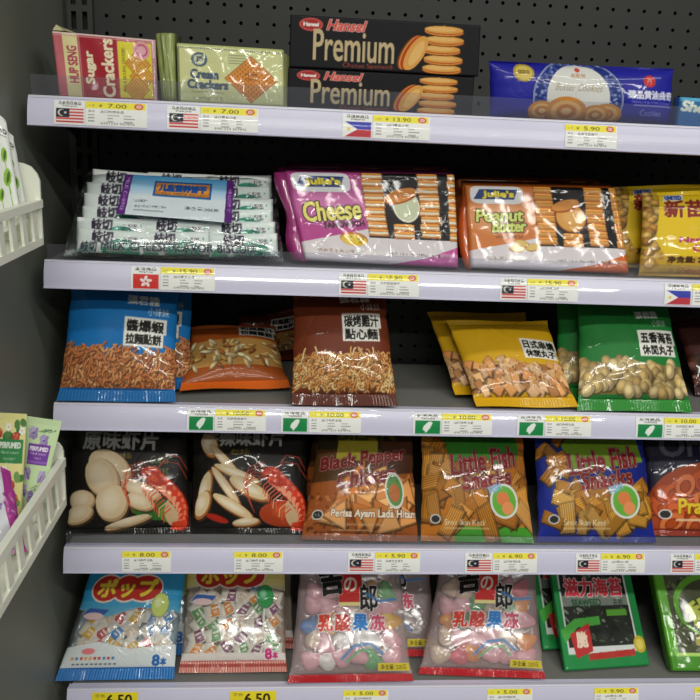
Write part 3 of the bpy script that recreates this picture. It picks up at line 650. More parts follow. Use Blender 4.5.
MB().add(v, [[i*4+j, i*4+(j+1) % 4, i*4+4+(j+1) % 4, i*4+4+j] for i in range(11) for j in range(4)]+[[0, 1, 2, 3][::-1], [44, 45, 46, 47]]).build('side_fin', plain('orange film', 'c4551c', .25, coat=.8), r, True)
copytree(r, (.002, .064, .004), 'sandwich biscuit pack standing in the dark behind the front peanut butter pack')
# yellow crackers
def yellow(first):
    c = Cv(170, 120, 'e2b81c'); c.rect(0, .0, .16, 1, 'c09a30')
    chips(c, -.02, 0, .16, 1, 40, ['c89a4a', 'b88438', 'd8ae60'], .03, .03)
    c.poly([(.12, 0), (1, 0), (1, .80), (.16, .78), (.09, .6)], 'e8c41c'); c.rect(.0, .78, 1, 1, 'c8a23a')
    for i in range(30): c.ell(random.uniform(0, 1), random.uniform(.80, 1), .02, .025, random.choice(['b8862c', 'd8b45a', 'a87830']), 0, .7)
    c.ell(.06, .86, .05, .07, 'a87c3c'); c.ell(.06, .86, .03, .045, 'd8b068'); c.poly([(.15, .06), (.3, .05), (.29, .13), (.14, .14)], 'd8dce0'); c.text('UNITED', .16, .07, .28, .12, '3050a0', b=1)
    c.text('新苗南乳', .15, .13, .76, .33, '8c2c20', b=2, out=1, oc='f0dc60'); c.text('饼干', .42, .36, .74, .54, '8c2c20', b=2, out=1, oc='f0dc60')
    c.text('Nanyang Style', .26, .56, .84, .64, 'b03070', b=1); c.text('Crackers', .36, .65, .74, .72, 'b03070', b=1); c.text('净含量: 270克 (18包)', .18, .78, .74, .86, '4a3010', b=1); c.text('Fermented Bean Curd Cracker', .3, .9, .8, .96, 'b04030')
    return c.done()
C4 = corners((640, 276), (775, 283), (643, 194), (760, 192), ZS[2]+.001, .05)
C4 = corners((638, 277), (775, 283), (642, 193), (770, 190), ZS[2]+.001, .045, .022)
yl = yellow(1)
r = thing('cracker_bag', 'bright yellow bag of crackers with dark red characters, cut by the right edge', 'crackers', rootof(C4), 'yellow bean curd cracker bags')
pouch(r, C4, .014, yl, 'film', 4, 3, .5, .03, .04, .01, .001, 21)
copytree(r, (-.026, .045, .004), 'dim yellow cracker bag standing behind the bright yellow cracker bag')
# ------------------------------------------------------------------ middle shelf: small snack bags
def snackbag(bg, bot, t1, t2, paint, box=(.53, .42, .93, .68), brand=(.52, .13, .93, .3), dark=None):
    c = Cv(165, 150, bg); random.seed(hash(t1) % 7 if False else len(t1)+len(t2)*3)
    if dark: c.rect(0, 0, 1, .16, dark)
    paint(c); c.rect(0, .895, 1, 1, bot)
    for i in range(45): c.rect(i/45, .93, i/45+.008, 1, mixc(bot, '000000', .12), .25)
    if brand:
        c.text('張君雅', brand[0], brand[1], brand[0]+(brand[2]-brand[0])*.75, (brand[1]+brand[3])/2, 'e4e4e0', b=1); c.text('小妹妹', (brand[0]+brand[2])/2, (brand[1]+brand[3])/2+.015, brand[2], brand[3]+.01, 'dcdcd8')
    x0, y0, x1, y1 = box; ym = (y0+y1)/2+.01
    c.rect(x0-.015, y0-.015, x1+.015, ym, 'eceae2'); c.rect(x0-.015, ym-.01, x0+(x1-x0)*.97, y1+.015, 'eceae2')
    c.text(t1, x0+.01, y0+.005, x1-.01, ym-.012, '15140f', b=1); c.text(t2, x0+.01, ym+.008, x0+(x1-x0)*.92, y1-.003, '15140f', b=1)
    return c.done()
def p_blue(c):
    c.poly([(0, .60), (.2, .58), (.35, .66), (.6, .63), (.85, .64), (1, .56), (1, .9), (0, .9)], '9a6438'); noodles(c, .0, .60, 1, .88, 420, ['c48450', 'b06c40', 'd09460', 'a05c38', 'b87040'], .065, .0075)
def p_brown(c):
    c.rect(0, .57, 1, .86, '7a4a20'); noodles(c, .0, .58, 1, .85, 560, ['d0985c', 'bc8044', 'e0b47c', 'b07038'], .08, .0065, 2.6)
def p_orange(c):
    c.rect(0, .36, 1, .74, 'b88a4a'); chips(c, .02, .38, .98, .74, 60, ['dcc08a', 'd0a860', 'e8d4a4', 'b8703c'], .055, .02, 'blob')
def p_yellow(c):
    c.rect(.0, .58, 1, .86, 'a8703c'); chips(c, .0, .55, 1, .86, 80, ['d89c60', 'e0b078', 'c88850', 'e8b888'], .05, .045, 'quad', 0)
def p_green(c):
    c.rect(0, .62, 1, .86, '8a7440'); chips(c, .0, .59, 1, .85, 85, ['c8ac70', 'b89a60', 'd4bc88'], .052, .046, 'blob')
C4 = corners((57, 401), (176, 402), (72, 272), (180, 284), ZS[3]+.003, .085, -.001)
r = thing('snack_bag', 'bright blue noodle snack bag at the left end of the middle shelf', 'snack bag', rootof(C4), 'small snack bags on the middle shelf')
pouch(r, C4, .018, snackbag('1473b8', '1a6cae', '醬爆蝦', '拉麵點餅', p_blue, (.55, .36, .9, .56), (.55, .16, .93, .31)), 'film', 2.6, 2.4, .6, .09, .05, .02, .0014, 31)
copytree(r, (.014, .056, .0), 'bright blue noodle snack bag standing behind the front blue one')
C4 = corners((179, 395), (291, 391), (191, 331), (275, 329), ZS[3]+.003, .115)
r = thing('snack_bag', 'orange snack bag lying low on the middle shelf between the blue and brown bags', 'snack bag', rootof(C4), 'small snack bags on the middle shelf')
pouch(r, shift(C4, (0, 0, .004)), .020, snackbag('a04f1c', 'd8641c', '和風雞汁', '拉麵條餅', p_orange, (.56, .10, .97, .30), None), 'crisp', 2.3, 2.2, .6, .10, .05, .03, .0018, 32)
C5 = (onY(246, 352, C4[0][1]+.10), onY(296, 350, C4[0][1]+.10), onY(243, 319, C4[0][1]+.13), onY(296, 312, C4[0][1]+.13))
C5 = list(C5); C5[0][2] = C5[1][2] = ZS[3]+.003
C5 = [onZ(226, 362, ZS[3]+.003), onZ(300, 360, ZS[3]+.003), onY(240, 318, .20), onY(297, 309, .20)]
r = thing('snack_bag', 'dark brownish orange snack bag behind the low orange bag', 'snack bag', rootof(C5), 'small snack bags on the middle shelf')
random.seed(3)
pouch(r, C5, .012, snackbag('6a2c14', '8a3c18', '和風雞汁', '拉麵條餅', p_orange, (.56, .12, .97, .30), None), 'film', 2.4, 2.4, .6, .1, .06, .03, .0014, 33)
C4 = corners((291, 406), (398, 407), (293, 296), (385, 292), ZS[3]+.004, .08, -.003)
r = thing('snack_bag', 'brown noodle snack bag with thin golden noodles on the middle shelf', 'snack bag', rootof(C4), 'small snack bags on the middle shelf')
pouch(r, C4, .019, snackbag('6e3018', '5c2818', '碳烤雞汁', '點心麵', p_brown, (.52, .23, .9, .45), (.5, .04, .92, .18)), 'film', 2.5, 2.4, .6, .1, .05, .015, .0014, 34)
C4 = corners((476, 407), (578, 407), (446, 321), (547, 321), ZS[3]+.003, .10, .002)
r = thing('snack_bag', 'yellow snack ball bag, the front one of the two yellow bags', 'snack bag', rootof(C4), 'small snack bags on the middle shelf')
pouch(r, C4, .019, snackbag('d8a81c', 'e0ac14', '日式串燒', '休閒丸子', p_yellow, (.62, .30, .97, .50), None), 'crisp', 2.5, 2.4, .6, .1, .05, .02, .0016, 35)
copytree(r, (-.022, .045, .002), 'yellow snack ball bag mostly hidden behind the front yellow one')
C4 = corners((577, 411), (693, 413), (577, 302), (666, 299), ZS[3]+.003, .085, -.002)
r = thing('snack_bag', 'green snack ball bag with khaki balls, the front one of the two green bags', 'snack bag', rootof(C4), 'small snack bags on the middle shelf')
pouch(r, C4, .019, snackbag('1f7a34', '2c8c30', '五香海苔', '休閒丸子', p_green, (.58, .33, .95, .53), (.58, .14, .9, .27)), 'film', 2.5, 2.4, .6, .1, .05, .02, .0014, 36)
copytree(r, (-.018, .045, .002), 'green snack ball bag hidden behind the front green one')
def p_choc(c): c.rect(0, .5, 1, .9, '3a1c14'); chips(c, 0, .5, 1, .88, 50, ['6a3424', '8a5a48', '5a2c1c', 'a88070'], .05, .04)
C4 = corners((696, 396), (790, 398), (672, 318), (770, 312), ZS[3]+.003, .075)
r = thing('snack_bag', 'dark chocolate brown snack bag cut by the right edge beside the green bag', 'snack bag', rootof(C4), 'small snack bags on the middle shelf')
pouch(r, C4, .018, snackbag('4a221c', '3c1a18', '巧克力', '甜甜圈', p_choc), 'crisp', 2.5, 2.4, .6, .1, .05, .02, .0016, 37)

# ------------------------------------------------------------------ fourth shelf
def shrimp(kind):
    c = Cv(180, 155, '15130f')
    random.seed(4+kind)
    if kind == 0:
        c.text('原味虾片', .1, .085, .74, .25, 'a8a8a4', b=2, rot=.02); c.text('(膨化食品)', .36, .28, .52, .34, 'b8983c'); c.text('Cocks', .68, .31, .84, .38, '7c8a50', sh=.2); c.text('Best', .70, .40, .84, .47, '7c8a50', sh=.2)
        c.ell(.72, .78, .2, .1, '2c6a28', .1); c.ell(.85, .82, .1, .085, '3c8c30'); c.ell(.83, .81, .05, .04, '5aa840', 0, .7, True)
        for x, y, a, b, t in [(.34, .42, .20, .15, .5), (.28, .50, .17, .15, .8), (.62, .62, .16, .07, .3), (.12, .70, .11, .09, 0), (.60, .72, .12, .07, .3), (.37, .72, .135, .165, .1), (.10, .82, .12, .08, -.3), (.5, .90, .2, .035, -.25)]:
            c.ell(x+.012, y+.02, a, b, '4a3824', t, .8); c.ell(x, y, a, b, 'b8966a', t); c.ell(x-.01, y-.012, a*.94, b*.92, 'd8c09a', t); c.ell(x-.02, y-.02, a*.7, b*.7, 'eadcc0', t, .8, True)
    else:
        c.text('香辣味虾片', .10, .06, .80, .21, 'a8a8a4', b=2, rot=.01); c.text('(膨化食品)', .34, .24, .50, .30, 'b8983c')
        c.ell(.80, .82, .22, .12, 'a83c18'); c.ell(.80, .80, .12, .07, 'c8602c', 0, .8, True)
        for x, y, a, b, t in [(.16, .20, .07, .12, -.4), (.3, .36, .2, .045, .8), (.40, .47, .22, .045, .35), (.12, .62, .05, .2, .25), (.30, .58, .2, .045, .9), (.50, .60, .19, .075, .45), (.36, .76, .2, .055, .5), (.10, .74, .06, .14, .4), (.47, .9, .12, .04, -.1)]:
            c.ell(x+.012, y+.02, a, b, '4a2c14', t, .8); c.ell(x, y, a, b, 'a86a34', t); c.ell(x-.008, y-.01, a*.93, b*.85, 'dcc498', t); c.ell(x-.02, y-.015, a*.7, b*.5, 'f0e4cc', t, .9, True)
        c.ell(.22, .86, .1, .03, 'b02818', .3)
    for k in range(6):                                                  # whole prawn: feelers, body rings, head, legs, tail
        a0 = .5+.09*k; c.stroke([(.70, .50), (.62-.02*k, .36+.03*k), (.50-.01*k, .40+.04*k), (.44+.02*k, .56+.05*k)], .0028, 'd04a28')
    c.stroke([(.72, .46), (.82, .30), (.93, .32), (1, .44)], .0028, 'c84024'); c.stroke([(.70, .47), (.80, .36), (.92, .38), (1, .52)], .0028, 'c84024')
    c.ell(.90, .80, .10, .15, 'c8a880', .1)
    for k in range(9):
        t = k/8; x, y = .72+.235*math.sin(t*1.9), .50+.40*t; q = .105-.045*t
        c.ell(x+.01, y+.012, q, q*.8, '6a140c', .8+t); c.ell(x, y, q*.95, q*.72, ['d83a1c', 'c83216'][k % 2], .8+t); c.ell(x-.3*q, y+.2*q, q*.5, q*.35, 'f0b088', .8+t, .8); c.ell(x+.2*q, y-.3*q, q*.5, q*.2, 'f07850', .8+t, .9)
    c.ell(.70, .50, .11, .055, 'c02c14', .55); c.ell(.69, .495, .07, .03, 'e05028', .55); c.ell(.655, .485, .012, .013, '100808')
    for k in range(11):
        x0, y0_ = .68+.017*k, .52+.026*k; c.stroke([(x0, y0_), (x0-.06, y0_+.05), (x0-.05-.02*random.random(), y0_+.12)], .0045, ['e0603c', 'd83c1c', 'f0a078'][k % 3])
    c.poly([(.86, .90), (.97, .88), (.93, .98), (.84, .97)], 'd03c1c')
    return c.done()
for kind, bx in ((0, [(66, 536), (190, 533), (74, 424), (188, 424)]), (1, [(191, 534), (309, 534), (192, 426), (306, 424)])):
    C4 = corners(*bx, ZS[4]+.002, .075)
    r = thing('prawn_chip_bag', ['black bag of plain prawn chips with green dip picture, leftmost on the fourth shelf', 'black bag of spicy prawn chips with red sauce picture, second on the fourth shelf'][kind], 'snack bag', rootof(C4), 'prawn chip bags on the fourth shelf')
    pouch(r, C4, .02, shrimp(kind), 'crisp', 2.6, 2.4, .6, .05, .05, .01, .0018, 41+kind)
    copytree(r, (-.01+.004*kind, .05, .002), ['black prawn chip bag in the dark behind the leftmost bag of the fourth shelf', 'black prawn chip bag in the dark behind the spicy prawn chips'][kind])
# black pepper chicken
random.seed(9); c = Cv(170, 150, '5a3a1c'); c.rect(0, 0, 1, .2, '2c2814'); c.poly([(.22, .0), (.62, .0), (.62, .3), (.2, .3)], 'a89a30'); c.poly([(.62, 0), (1, 0), (1, .5), (.7, .4)], '4a2a18')
c.text('BILAN', .2, .0, .8, .11, '6a7420', b=2)
c.poly([(0, .5), (1, .4), (1, 1), (0, 1)], '9c5424')
for i in range(60): c.ell(random.uniform(0, .4), random.uniform(.6, .95), .02, .015, random.choice(['7a3a18', 'c07a3c', '5a2c14', 'a86030']), random.random()*3, .8)
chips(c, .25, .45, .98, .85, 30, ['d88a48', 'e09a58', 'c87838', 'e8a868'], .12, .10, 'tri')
c.text('Black Pepper', .06, .22, .91, .37, 'd8cfc0', b=3, rot=-.12, sh=.1, out=1, oc='3a1410'); c.text('Black Pepper', .06, .22, .91, .37, '7c1c18', b=2, rot=-.12, sh=.1)
c.text('Chicken', .24, .37, .80, .51, 'd8cfc0', b=3, rot=-.12, sh=.1, out=1, oc='3a1410'); c.text('Chicken', .24, .37, .80, .51, '7c1c18', b=2, rot=-.12, sh=.1)
c.ell(.79, .56, .09, .16, 'd8dcd0', -.2); c.ell(.79, .56, .075, .135, '5a8a48', -.2); c.ell(.79, .58, .05, .08, 'b86a3c', -.2)
c.ell(.10, .78, .05, .045, 'd8d4cc'); c.ell(.10, .78, .04, .035, '2c2c2c'); c.text('حلال', .075, .765, .125, .795, 'e0e0e0')
c.text('Perisa Ayam Lada Hitam', .22, .73, 1.0, .81, 'f0e0c8', b=1, out=1, oc='4a1c10'); c.text('Snek berperisa ayam lada hitam', .24, .84, .7, .875, 'd8b890'); c.rect(.24, .90, .6, .915, 'c8a070', .6)
C4 = corners((301, 540), (418, 543), (320, 430), (412, 430), ZS[4]+.002, .08, .016)
r = thing('snack_bag', 'brown black pepper chicken snack bag with orange wedge picture on the fourth shelf', 'snack bag', rootof(C4), 'chicken and fish snack bags on the fourth shelf')
pouch(r, C4, .021, c.done(), 'crisp', 2.6, 2.4, .6, .06, .05, .01, .0018, 44)
copytree(r, (-.004, .055, .002), 'brown chicken snack bag in the dark behind the black pepper chicken bag')
def fish(bg, bg2, sd):
    random.seed(sd); c = Cv(170, 150, bg)
    if bg2: c.poly([(.16, 0), (.9, 0), (.95, .3), (.3, .4)], '7aa028' if bg2 == 'b' else '3c8c2c')
    c.rect(.16, 0, .85, .07, '2a2418')
    if bg2 == 'o': c.poly([(.3, .86), (1, .86), (1, 1), (.3, 1)], '4aa030')
    chips(c, .02, .08, .22, .45, 6, ['d8923c', 'c8822c'], .09, .05, 'quad', 4)
    if bg2 == 'o': chips(c, .02, .3, .98, .84, 40, ['e09a44', 'd08830', 'e8a858', 'c87c2c'], .13, .06, 'quad', 6)
    else: chips(c, .10, .52, .92, .84, 42, ['e0a03c', 'd09030', 'e8b058', 'c8842c'], .12, .055, 'quad', 6)
    c.text('Little Fish', .26, .20, .88, .38, 'e8dcd0', b=3, rot=-.12, sh=.08, out=1, oc='3a1018'); c.text('Little Fish', .26, .20, .88, .38, '86201f', b=2, rot=-.12, sh=.08)
    c.text('Snacks', .36, .38, .82, .52, 'e8dcd0', b=3, rot=-.1, sh=.08, out=1, oc='3a1018'); c.text('Snacks', .36, .38, .82, .52, '86201f', b=2, rot=-.1, sh=.08)
    c.ell(.74, .64, .135, .15, 'e0e4dc'); c.ell(.74, .64, .115, .13, '6ab040'); c.ell(.73, .62, .06, .06, 'e08048', .3); c.ell(.77, .70, .055, .055, 'e8945c', -.3); c.text('FISH', .60, .50, .72, .56, '8cb8d8', b=1, rot=-.4)
    c.ell(.12, .80, .045, .04, 'e0e0dc'); c.ell(.12, .80, .036, .032, '303030'); c.text('Snek Ikan Kecil', .2, .80, .56, .85, 'f0e4c0', b=0); c.rect(.2, .87, .6, .885, 'e8c898', .6)
    return c.done()
C4 = corners((420, 541), (534, 544), (421, 430), (522, 430), ZS[4]+.002, .08, .016)
r = thing('snack_bag', 'orange little fish snack bag with green base corner on the fourth shelf', 'snack bag', rootof(C4), 'chicken and fish snack bags on the fourth shelf')
pouch(r, C4, .021, fish('c07424', 'o', 51), 'crisp', 2.6, 2.4, .6, .05, .05, .012, .0018, 45)
C4 = corners((538, 542), (656, 543), (533, 430), (642, 430), ZS[4]+.002, .08, .016)
r = thing('snack_bag', 'royal blue little fish snack bag with golden strip snacks on the fourth shelf', 'snack bag', rootof(C4), 'chicken and fish snack bags on the fourth shelf')
pouch(r, C4, .021, fish('1c2c8c', 'b', 52), 'crisp', 2.6, 2.4, .6, .05, .05, .012, .0018, 46)
random.seed(12); c = Cv(170, 150, '1c1a34'); c.text('Oriental', .12, .05, .95, .27, '60606c', b=2, out=1, oc='24242c', sh=.1)
c.ell(.45, .75, .46, .42, 'a84418')
for i in range(34):
    x, y, t = random.uniform(.05, .85), random.uniform(.42, .92), random.uniform(0, 3); c.ell(x, y, .10, .085, '7a2c10', t); c.ell(x, y-.01, .095, .078, random.choice(['d8622c', 'c8541c', 'e07840']), t); c.ell(x, y, .055, .045, '8a3414', t); c.ell(x, y, .045, .036, 'b84c1c', t)
c.text('Prawn', .22, .66, .56, .79, 'e8c42c', b=2, out=1, oc='5a2008'); c.ell(.12, .80, .05, .045, 'e0e0dc'); c.ell(.12, .80, .04, .035, '303030'); c.rect(.2, .84, .5, .86, 'f0d8b0', .8); c.rect(0, .93, 1, 1, '8a2c14')
C4 = corners((648, 536), (775, 538), (640, 430), (765, 430), ZS[4]+.002, .08)
r = thing('snack_bag', 'dark bag of orange prawn ring snacks cut by the right edge of the fourth shelf', 'snack bag', rootof(C4), 'chicken and fish snack bags on the fourth shelf')
pouch(r, C4, .021, c.done(), 'crisp', 2.6, 2.4, .6, .05, .05, .01, .0018, 47)
copytree(r, (-.012, .055, .002), 'dark prawn ring snack bag standing behind the front prawn ring bag')

# ------------------------------------------------------------------ lowest shelf
candy_i = {}
def candies(C4, spots, cols, shape, label, grp, w, h, t, name, sc=(1, 1)):
    for i, (u, v_, off) in enumerate(spots):
        cl = cols[i % len(cols)]; key = (name, cl)
        if key not in candy_i:
            if shape == 'jelly':
                cc = Cv(14, 14, cl); cc.ell(.35, .35, .25, .25, np.minimum(H(cl)*1.15+.05, 1), 0, 1, True)
            else:
                cc = Cv(40, 20, 'e4dcd4'); cc.rect(.2, .1, .8, .9, cl); cc.poly([(.2, .1), (.45, .1), (.3, .9), (.2, .9)], 'e8e0d0'); cc.rect(.45, .3, .75, .42, 'f0e8e0'); cc.rect(.5, .55, .7, .65, 'f0e8e0')
            o = lump(w, h, t, cc.done(), 2.2 if shape == 'jelly' else 4, 'film', name, shape == 'jelly'); o['category'] = 'candy'; o['group'] = grp; candy_i[key] = o
        else: o = candy_i[key].copy(); COL.objects.link(o)
        o['label'] = label % {'f0b42c': 'orange yellow', 'e8a8b4': 'pale pink', 'e8e4e0': 'milky white', '3c80c0': 'blue', '3ca850': 'green', 'd86070': 'rose', 'd8c0a8': 'beige', 'c84a4a': 'red', '4a88c8': 'blue', 'e0b040': 'yellow', 'e89030': 'orange', '8a5070': 'plum', '6aa060': 'green'}[cl]
        o['group'] = grp + ', ' + cl if False else grp
        lay(o, C4, u, v_, off, random.uniform(-1, 1), 0)
    candy_i.clear()
def seald(c, col, y0=.9):
    c.rect(0, y0, 1, 1, col)
def pop(kind):
    c = Cv(180, 160, 'ffffff', 0.); k = kind
    if k == 0:
        c.rect(0, 0, 1, .42, '2f94c4'); c.poly([(0, .36), (1, .36), (1, .46), (.6, .42), (.3, .5), (0, .42)], '4aa4cc', .9)
        c.poly([(0, .74), (.3, .70), (.6, .76), (1, .72), (1, .92), (0, .92)], 'dfe6e6', .92)
    else:
        c.rect(0, 0, 1, .26, 'd8c86a'); c.poly([(0, .2), (1, .2), (1, .30), (.5, .24), (0, .28)], 'e0d490', .8); c.poly([(0, .84), (1, .84), (1, .92), (0, .92)], 'e8dcd4', .9)
    y = .135 if k == 0 else .05
    for x, rx in [(.24, .14), (.44, .13), (.62, .17)]: c.ell(x, y+.12, rx+.012, .125, 'f0d8c8')
    for x, rx in [(.24, .14), (.44, .13), (.62, .17)]: c.ell(x, y+.12, rx, .11, 'b82c24')
    c.text('ポップ', .16, y+.045, .74, y+.195, 'e8c83c', b=3, out=1, oc='7a2818')
    c.text('キャンディ', .66, y+.22, .86, y+.27, 'f0f4f4' if k == 0 else '3c70b0', b=1); c.poly([(.12, .42+y-.135), (.32, .44+y-.135), (.26, .50+y-.135), (.06, .48+y-.135)], '3a60a8'); c.ell(.18, .49+y-.135, .1, .03, 'e8c8c8', .05)
    # lollipop
    lx, ly = (.80, .40) if k == 0 else (.80, .36); lc = 'c8d870' if k == 0 else '2f9a50'
    c.stroke([(lx, ly), (lx-.02, ly+.30)], .008, 'e8e8e0'); c.ell(lx, ly, .085, .105, mixc(lc, '000000', .3)); c.ell(lx, ly, .078, .098, lc); c.ell(lx-.02, ly-.02, .04, .05, mixc(lc, 'ffffff', .6), 0, .8, True)
    c.text('8', .80, .81, .86, .89, '2c6ab0' if k == 0 else 'c8387a', b=2, out=2, oc='f4f4f0'); c.text('本', .87, .83, .92, .89, '2c6ab0' if k == 0 else 'c8387a', b=1, out=1, oc='f4f4f0')
    if k == 0:
        for i in range(10): c.rect(.08+.04*i, .82, .105+.04*i, .84, random.choice(['c84a4a', '4a88c8', 'e0a040'])); c.rect(.1+.04*i, .87, .125+.04*i, .88, '60707c')
        c.ell(.22, .775, .06, .025, 'e88080')
    sc_ = ['1f66b0', '4a90d0'] if k == 0 else ['c87060', 'dca89c']
    c.rect(0, .9, 1, 1, sc_[0])
    for i in range(42): c.rect(i/42, .9, i/42+.011, 1, sc_[1])
    if k: c.rect(0, .93, 1, .955, 'a84840')
    return c.done()
for k, bx in ((0, [(55, 682), (174, 680), (93, 562), (188, 562)]), (1, [(179, 674), (287, 673), (187, 560), (286, 560)])):
    C4 = corners(*bx, ZS[5]+.003, .12); random.seed(20+k)
    spots = [(.15+.14*i+random.uniform(-.02, .02), (.29 if k == 0 else .20)+.115*j+random.uniform(-.015, .015), random.uniform(.0, .003)) for i in range(6) for j in range(4+k)]; random.shuffle(spots)
    candies(C4, spots, ['d8c0a8', 'c84a4a', '4a88c8', 'e0b040'] if k == 0 else ['8a5070', '6aa060', 'd8c0a8', 'e89030'], 'wrap', '%s wrapped candy showing through the '+['blue', 'pink'][k]+' pop candy bag',
            'wrapped candies inside the %s pop candy bag' % ['blue', 'pink'][k], .030, .022, .0045, 'wrapped_candy')
    r = thing('candy_bag', ['pop candy bag with blue top and striped blue bottom seal, leftmost on the lowest shelf', 'pop candy bag with yellow top and pink bottom seal, second on the lowest shelf'][k], 'candy bag', rootof(C4), 'pop candy bags on the lowest shelf')
    pouch(r, C4, .017, pop(k), 'clear', 2.6, 2.6, .55, .09, .05, .015, .0012, 61+k, body='film_pouch', crimp=.0007)
    if k == 0: copytree(r, (.028, .06, .0), 'pop candy bag with blue top standing behind the leftmost candy bag')
    else: copytree(r, (.012, .06, .0), 'pop candy bag with yellow top standing behind the pink sealed one')
def jelly():
    c = Cv(180, 165, 'ecdcdc', .17); c.rect(0, 0, 1, .05, 'c8a8a8', .5)
    c.rect(.38, .08, .60, .40, 'c22a26'); c.rect(.38, .37, .60, .40, 'e8d890')
    c.text('吉', .20, .08, .42, .30, '15120f', b=4, rot=-.1, out=1, oc='e8e0dc'); c.text('の', .43, .16, .55, .28, 'f0dcd0', b=1); c.text('郎', .58, .22, .74, .44, '15120f', b=2, out=2, oc='e8e4e0')
    for i, (t, cl) in enumerate(zip('乳酸果冻', ['d8402c', 'c8443c', '2c7cc8', 'c8506c'])): c.text(t, .20+.155*i, .47+.0*i, .33+.155*i, .60, cl, b=2, out=2, oc='f0ecea', rot=.03)
    c.ell(.85, .30, .15, .11, '3c80c0', .4, .0); c.rect(.72, .855, .985, .915, 'd8c43c'); c.text('净含量: 220克', .74, .865, .96, .905, '4a4020')
    c.stroke([(.42, .82), (.52, .72), (.66, .70), (.76, .78)], .012, '3c78b8', .8); c.stroke([(.46, .84), (.56, .76), (.66, .75), (.72, .82)], .010, '58a868', .8); c.stroke([(.64, .3), (.76, .36), (.92, .34)], .012, '3c78b8', .8)
    c.rect(0, .94, 1, 1, 'b81c24')
    return c.done()
for k, bx in ((0, [(288, 684), (413, 682), (300, 562), (400, 562)]), (1, [(418, 675), (545, 680), (440, 562), (535, 562)])):
    C4 = corners(*bx, ZS[5]+.003, .12); random.seed(30+k)
    spots = [(.17+.132*i+random.uniform(-.025, .025), .20+.138*j+random.uniform(-.025, .025), random.uniform(-.001, .003)) for j in range(5) for i in range(6)]
    random.shuffle(spots)
    candies(C4, spots, ['e8a8b4', 'e8e4e0', 'f0b42c', 'e8a8b4', 'e8e4e0', 'e8a8b4', 'e8e4e0', 'e8a8b4', '3ca850', 'e8a8b4', 'd8c0a8', '3c80c0'] if k == 0 else ['e89030', 'e8a8b4', 'd8c0a8', 'e8a8b4', 'd8c0a8', 'd86070', '3ca850', 'e8a8b4'], 'jelly', '%s jelly sweet showing through the '+['left', 'right'][k]+' red sealed jelly bag',
            'jelly sweets inside the %s jelly bag' % ['left', 'right'][k], .036, .028, .007, 'jelly_sweet')
    r = thing('candy_bag', ['clear yogurt jelly bag with red bottom seal, below the black pepper chicken bag', 'clear yogurt jelly bag with red bottom seal, below the orange fish snack bag'][k], 'candy bag', rootof(C4), 'jelly candy bags on the lowest shelf')
    pouch(r, C4, .019, jelly(), 'clear', 2.8, 2.6, .55, .06, .04, .015, .0015, 65+k, body='film_pouch', crimp=.0007)
    random.seed(40); 
    if k == 0: copytree(r, (.055, .062, .0), 'clear jelly bag with red seal lying behind, between the two jelly bags')
# seaweed
c = Cv(150, 140, '1c8a44'); c.rect(.07, .0, .90, .86, 'd8dcd8'); c.rect(.09, .0, .88, .80, '20241c')
random.seed(8)
for i in range(120): c.ell(random.uniform(.1, .87), random.uniform(.02, .76), random.uniform(.01, .05), random.uniform(.005, .02), random.choice(['10140e', '3a4434', '586450', 'a8b4a4', '2a3024']), random.random(), .7)
c.rect(.09, .32, .88, .42, 'b8c0b8', .6); c.text('滋力海苔', .14, .16, .84, .33, 'd83c4c', b=2, out=2, oc='e8d8d4'); c.text('SEAWEED', .20, .36, .55, .42, '2a5a38', b=1); c.rect(.60, .46, .84, .52, '5aa030'); c.text('香脆', .7, .36, .82, .42, '2a3a28')
c.poly([(.02, .64), (.2, .54), (.5, .52), (.5, .60), (.22, .62), (.05, .76)], '4aa840'); c.poly([(.12, .68), (.36, .58), (.36, .84), (.16, .9)], 'c02c2c'); c.text('脆', .19, .66, .31, .80, 'f0d8c0', b=2)
c.poly([(.3, .86), (.85, .84), (.85, .9), (.3, .92)], 'b83028'); c.ell(.92, .80, .07, .08, 'c8b030'); c.ell(.92, .80, .04, .05, 'e0d060')
C4 = corners((565, 674), (650, 668), (549, 566), (628, 566), ZS[5]+.002, .12)
C4 = shift(C4, (0, 0, .0))
r = thing('seaweed_pack', 'dark green seaweed pack with red characters on the lowest shelf', 'seaweed snack', rootof(C4), 'seaweed packs on the lowest shelf')
block(r, C4, (0, .012, -.006), c.done(), 'film', '1c8a44', .003, 'wrapper', .0006, 8)
copytree(r, (-.022, .05, .004), 'dark green seaweed pack hidden behind the front dark green one')
c = Cv(150, 150, '62b02c'); c.rect(.10, .03, .96, .84, '4c5236')
for i in range(130): c.ell(random.uniform(.12, .94), random.uniform(.04, .82), random.uniform(.01, .05), random.uniform(.005, .025), random.choice(['3a4028', '68704c', '8a9068', '2c301c', '9a9a70']), random.random()*3, .7)
c.ell(.55, .42, .4, .30, '6ab030'); c.ell(.57, .44, .37, .27, '4a5034'); c.text('香脆海苔', .26, .30, .90, .52, 'c8d050', b=3, rot=-.35, out=2, oc='243018'); c.text('Seaweed', .36, .54, .80, .62, 'e0e4d8', b=1, rot=-.1, out=1, oc='202818')
c.ell(.45, .74, .16, .07, 'b8a850'); c.ell(.45, .74, .1, .045, 'd0c070'); c.rect(.08, .84, 1, .87, 'b8e070'); c.rect(0, .87, 1, 1, '4a9424')
C4 = corners((672, 676), (775, 677), (650, 566), (740, 566), ZS[5]+.002, .11)
r = thing('seaweed_tray', 'light green tray of seaweed snack cut by the right edge of the lowest shelf', 'seaweed snack', rootof(C4), 'seaweed packs on the lowest shelf')
o, n = block(r, C4, (0, .022, -.010), c.done(), 'film', '5aa82a', .004, 'wrapper', .0005, 9)
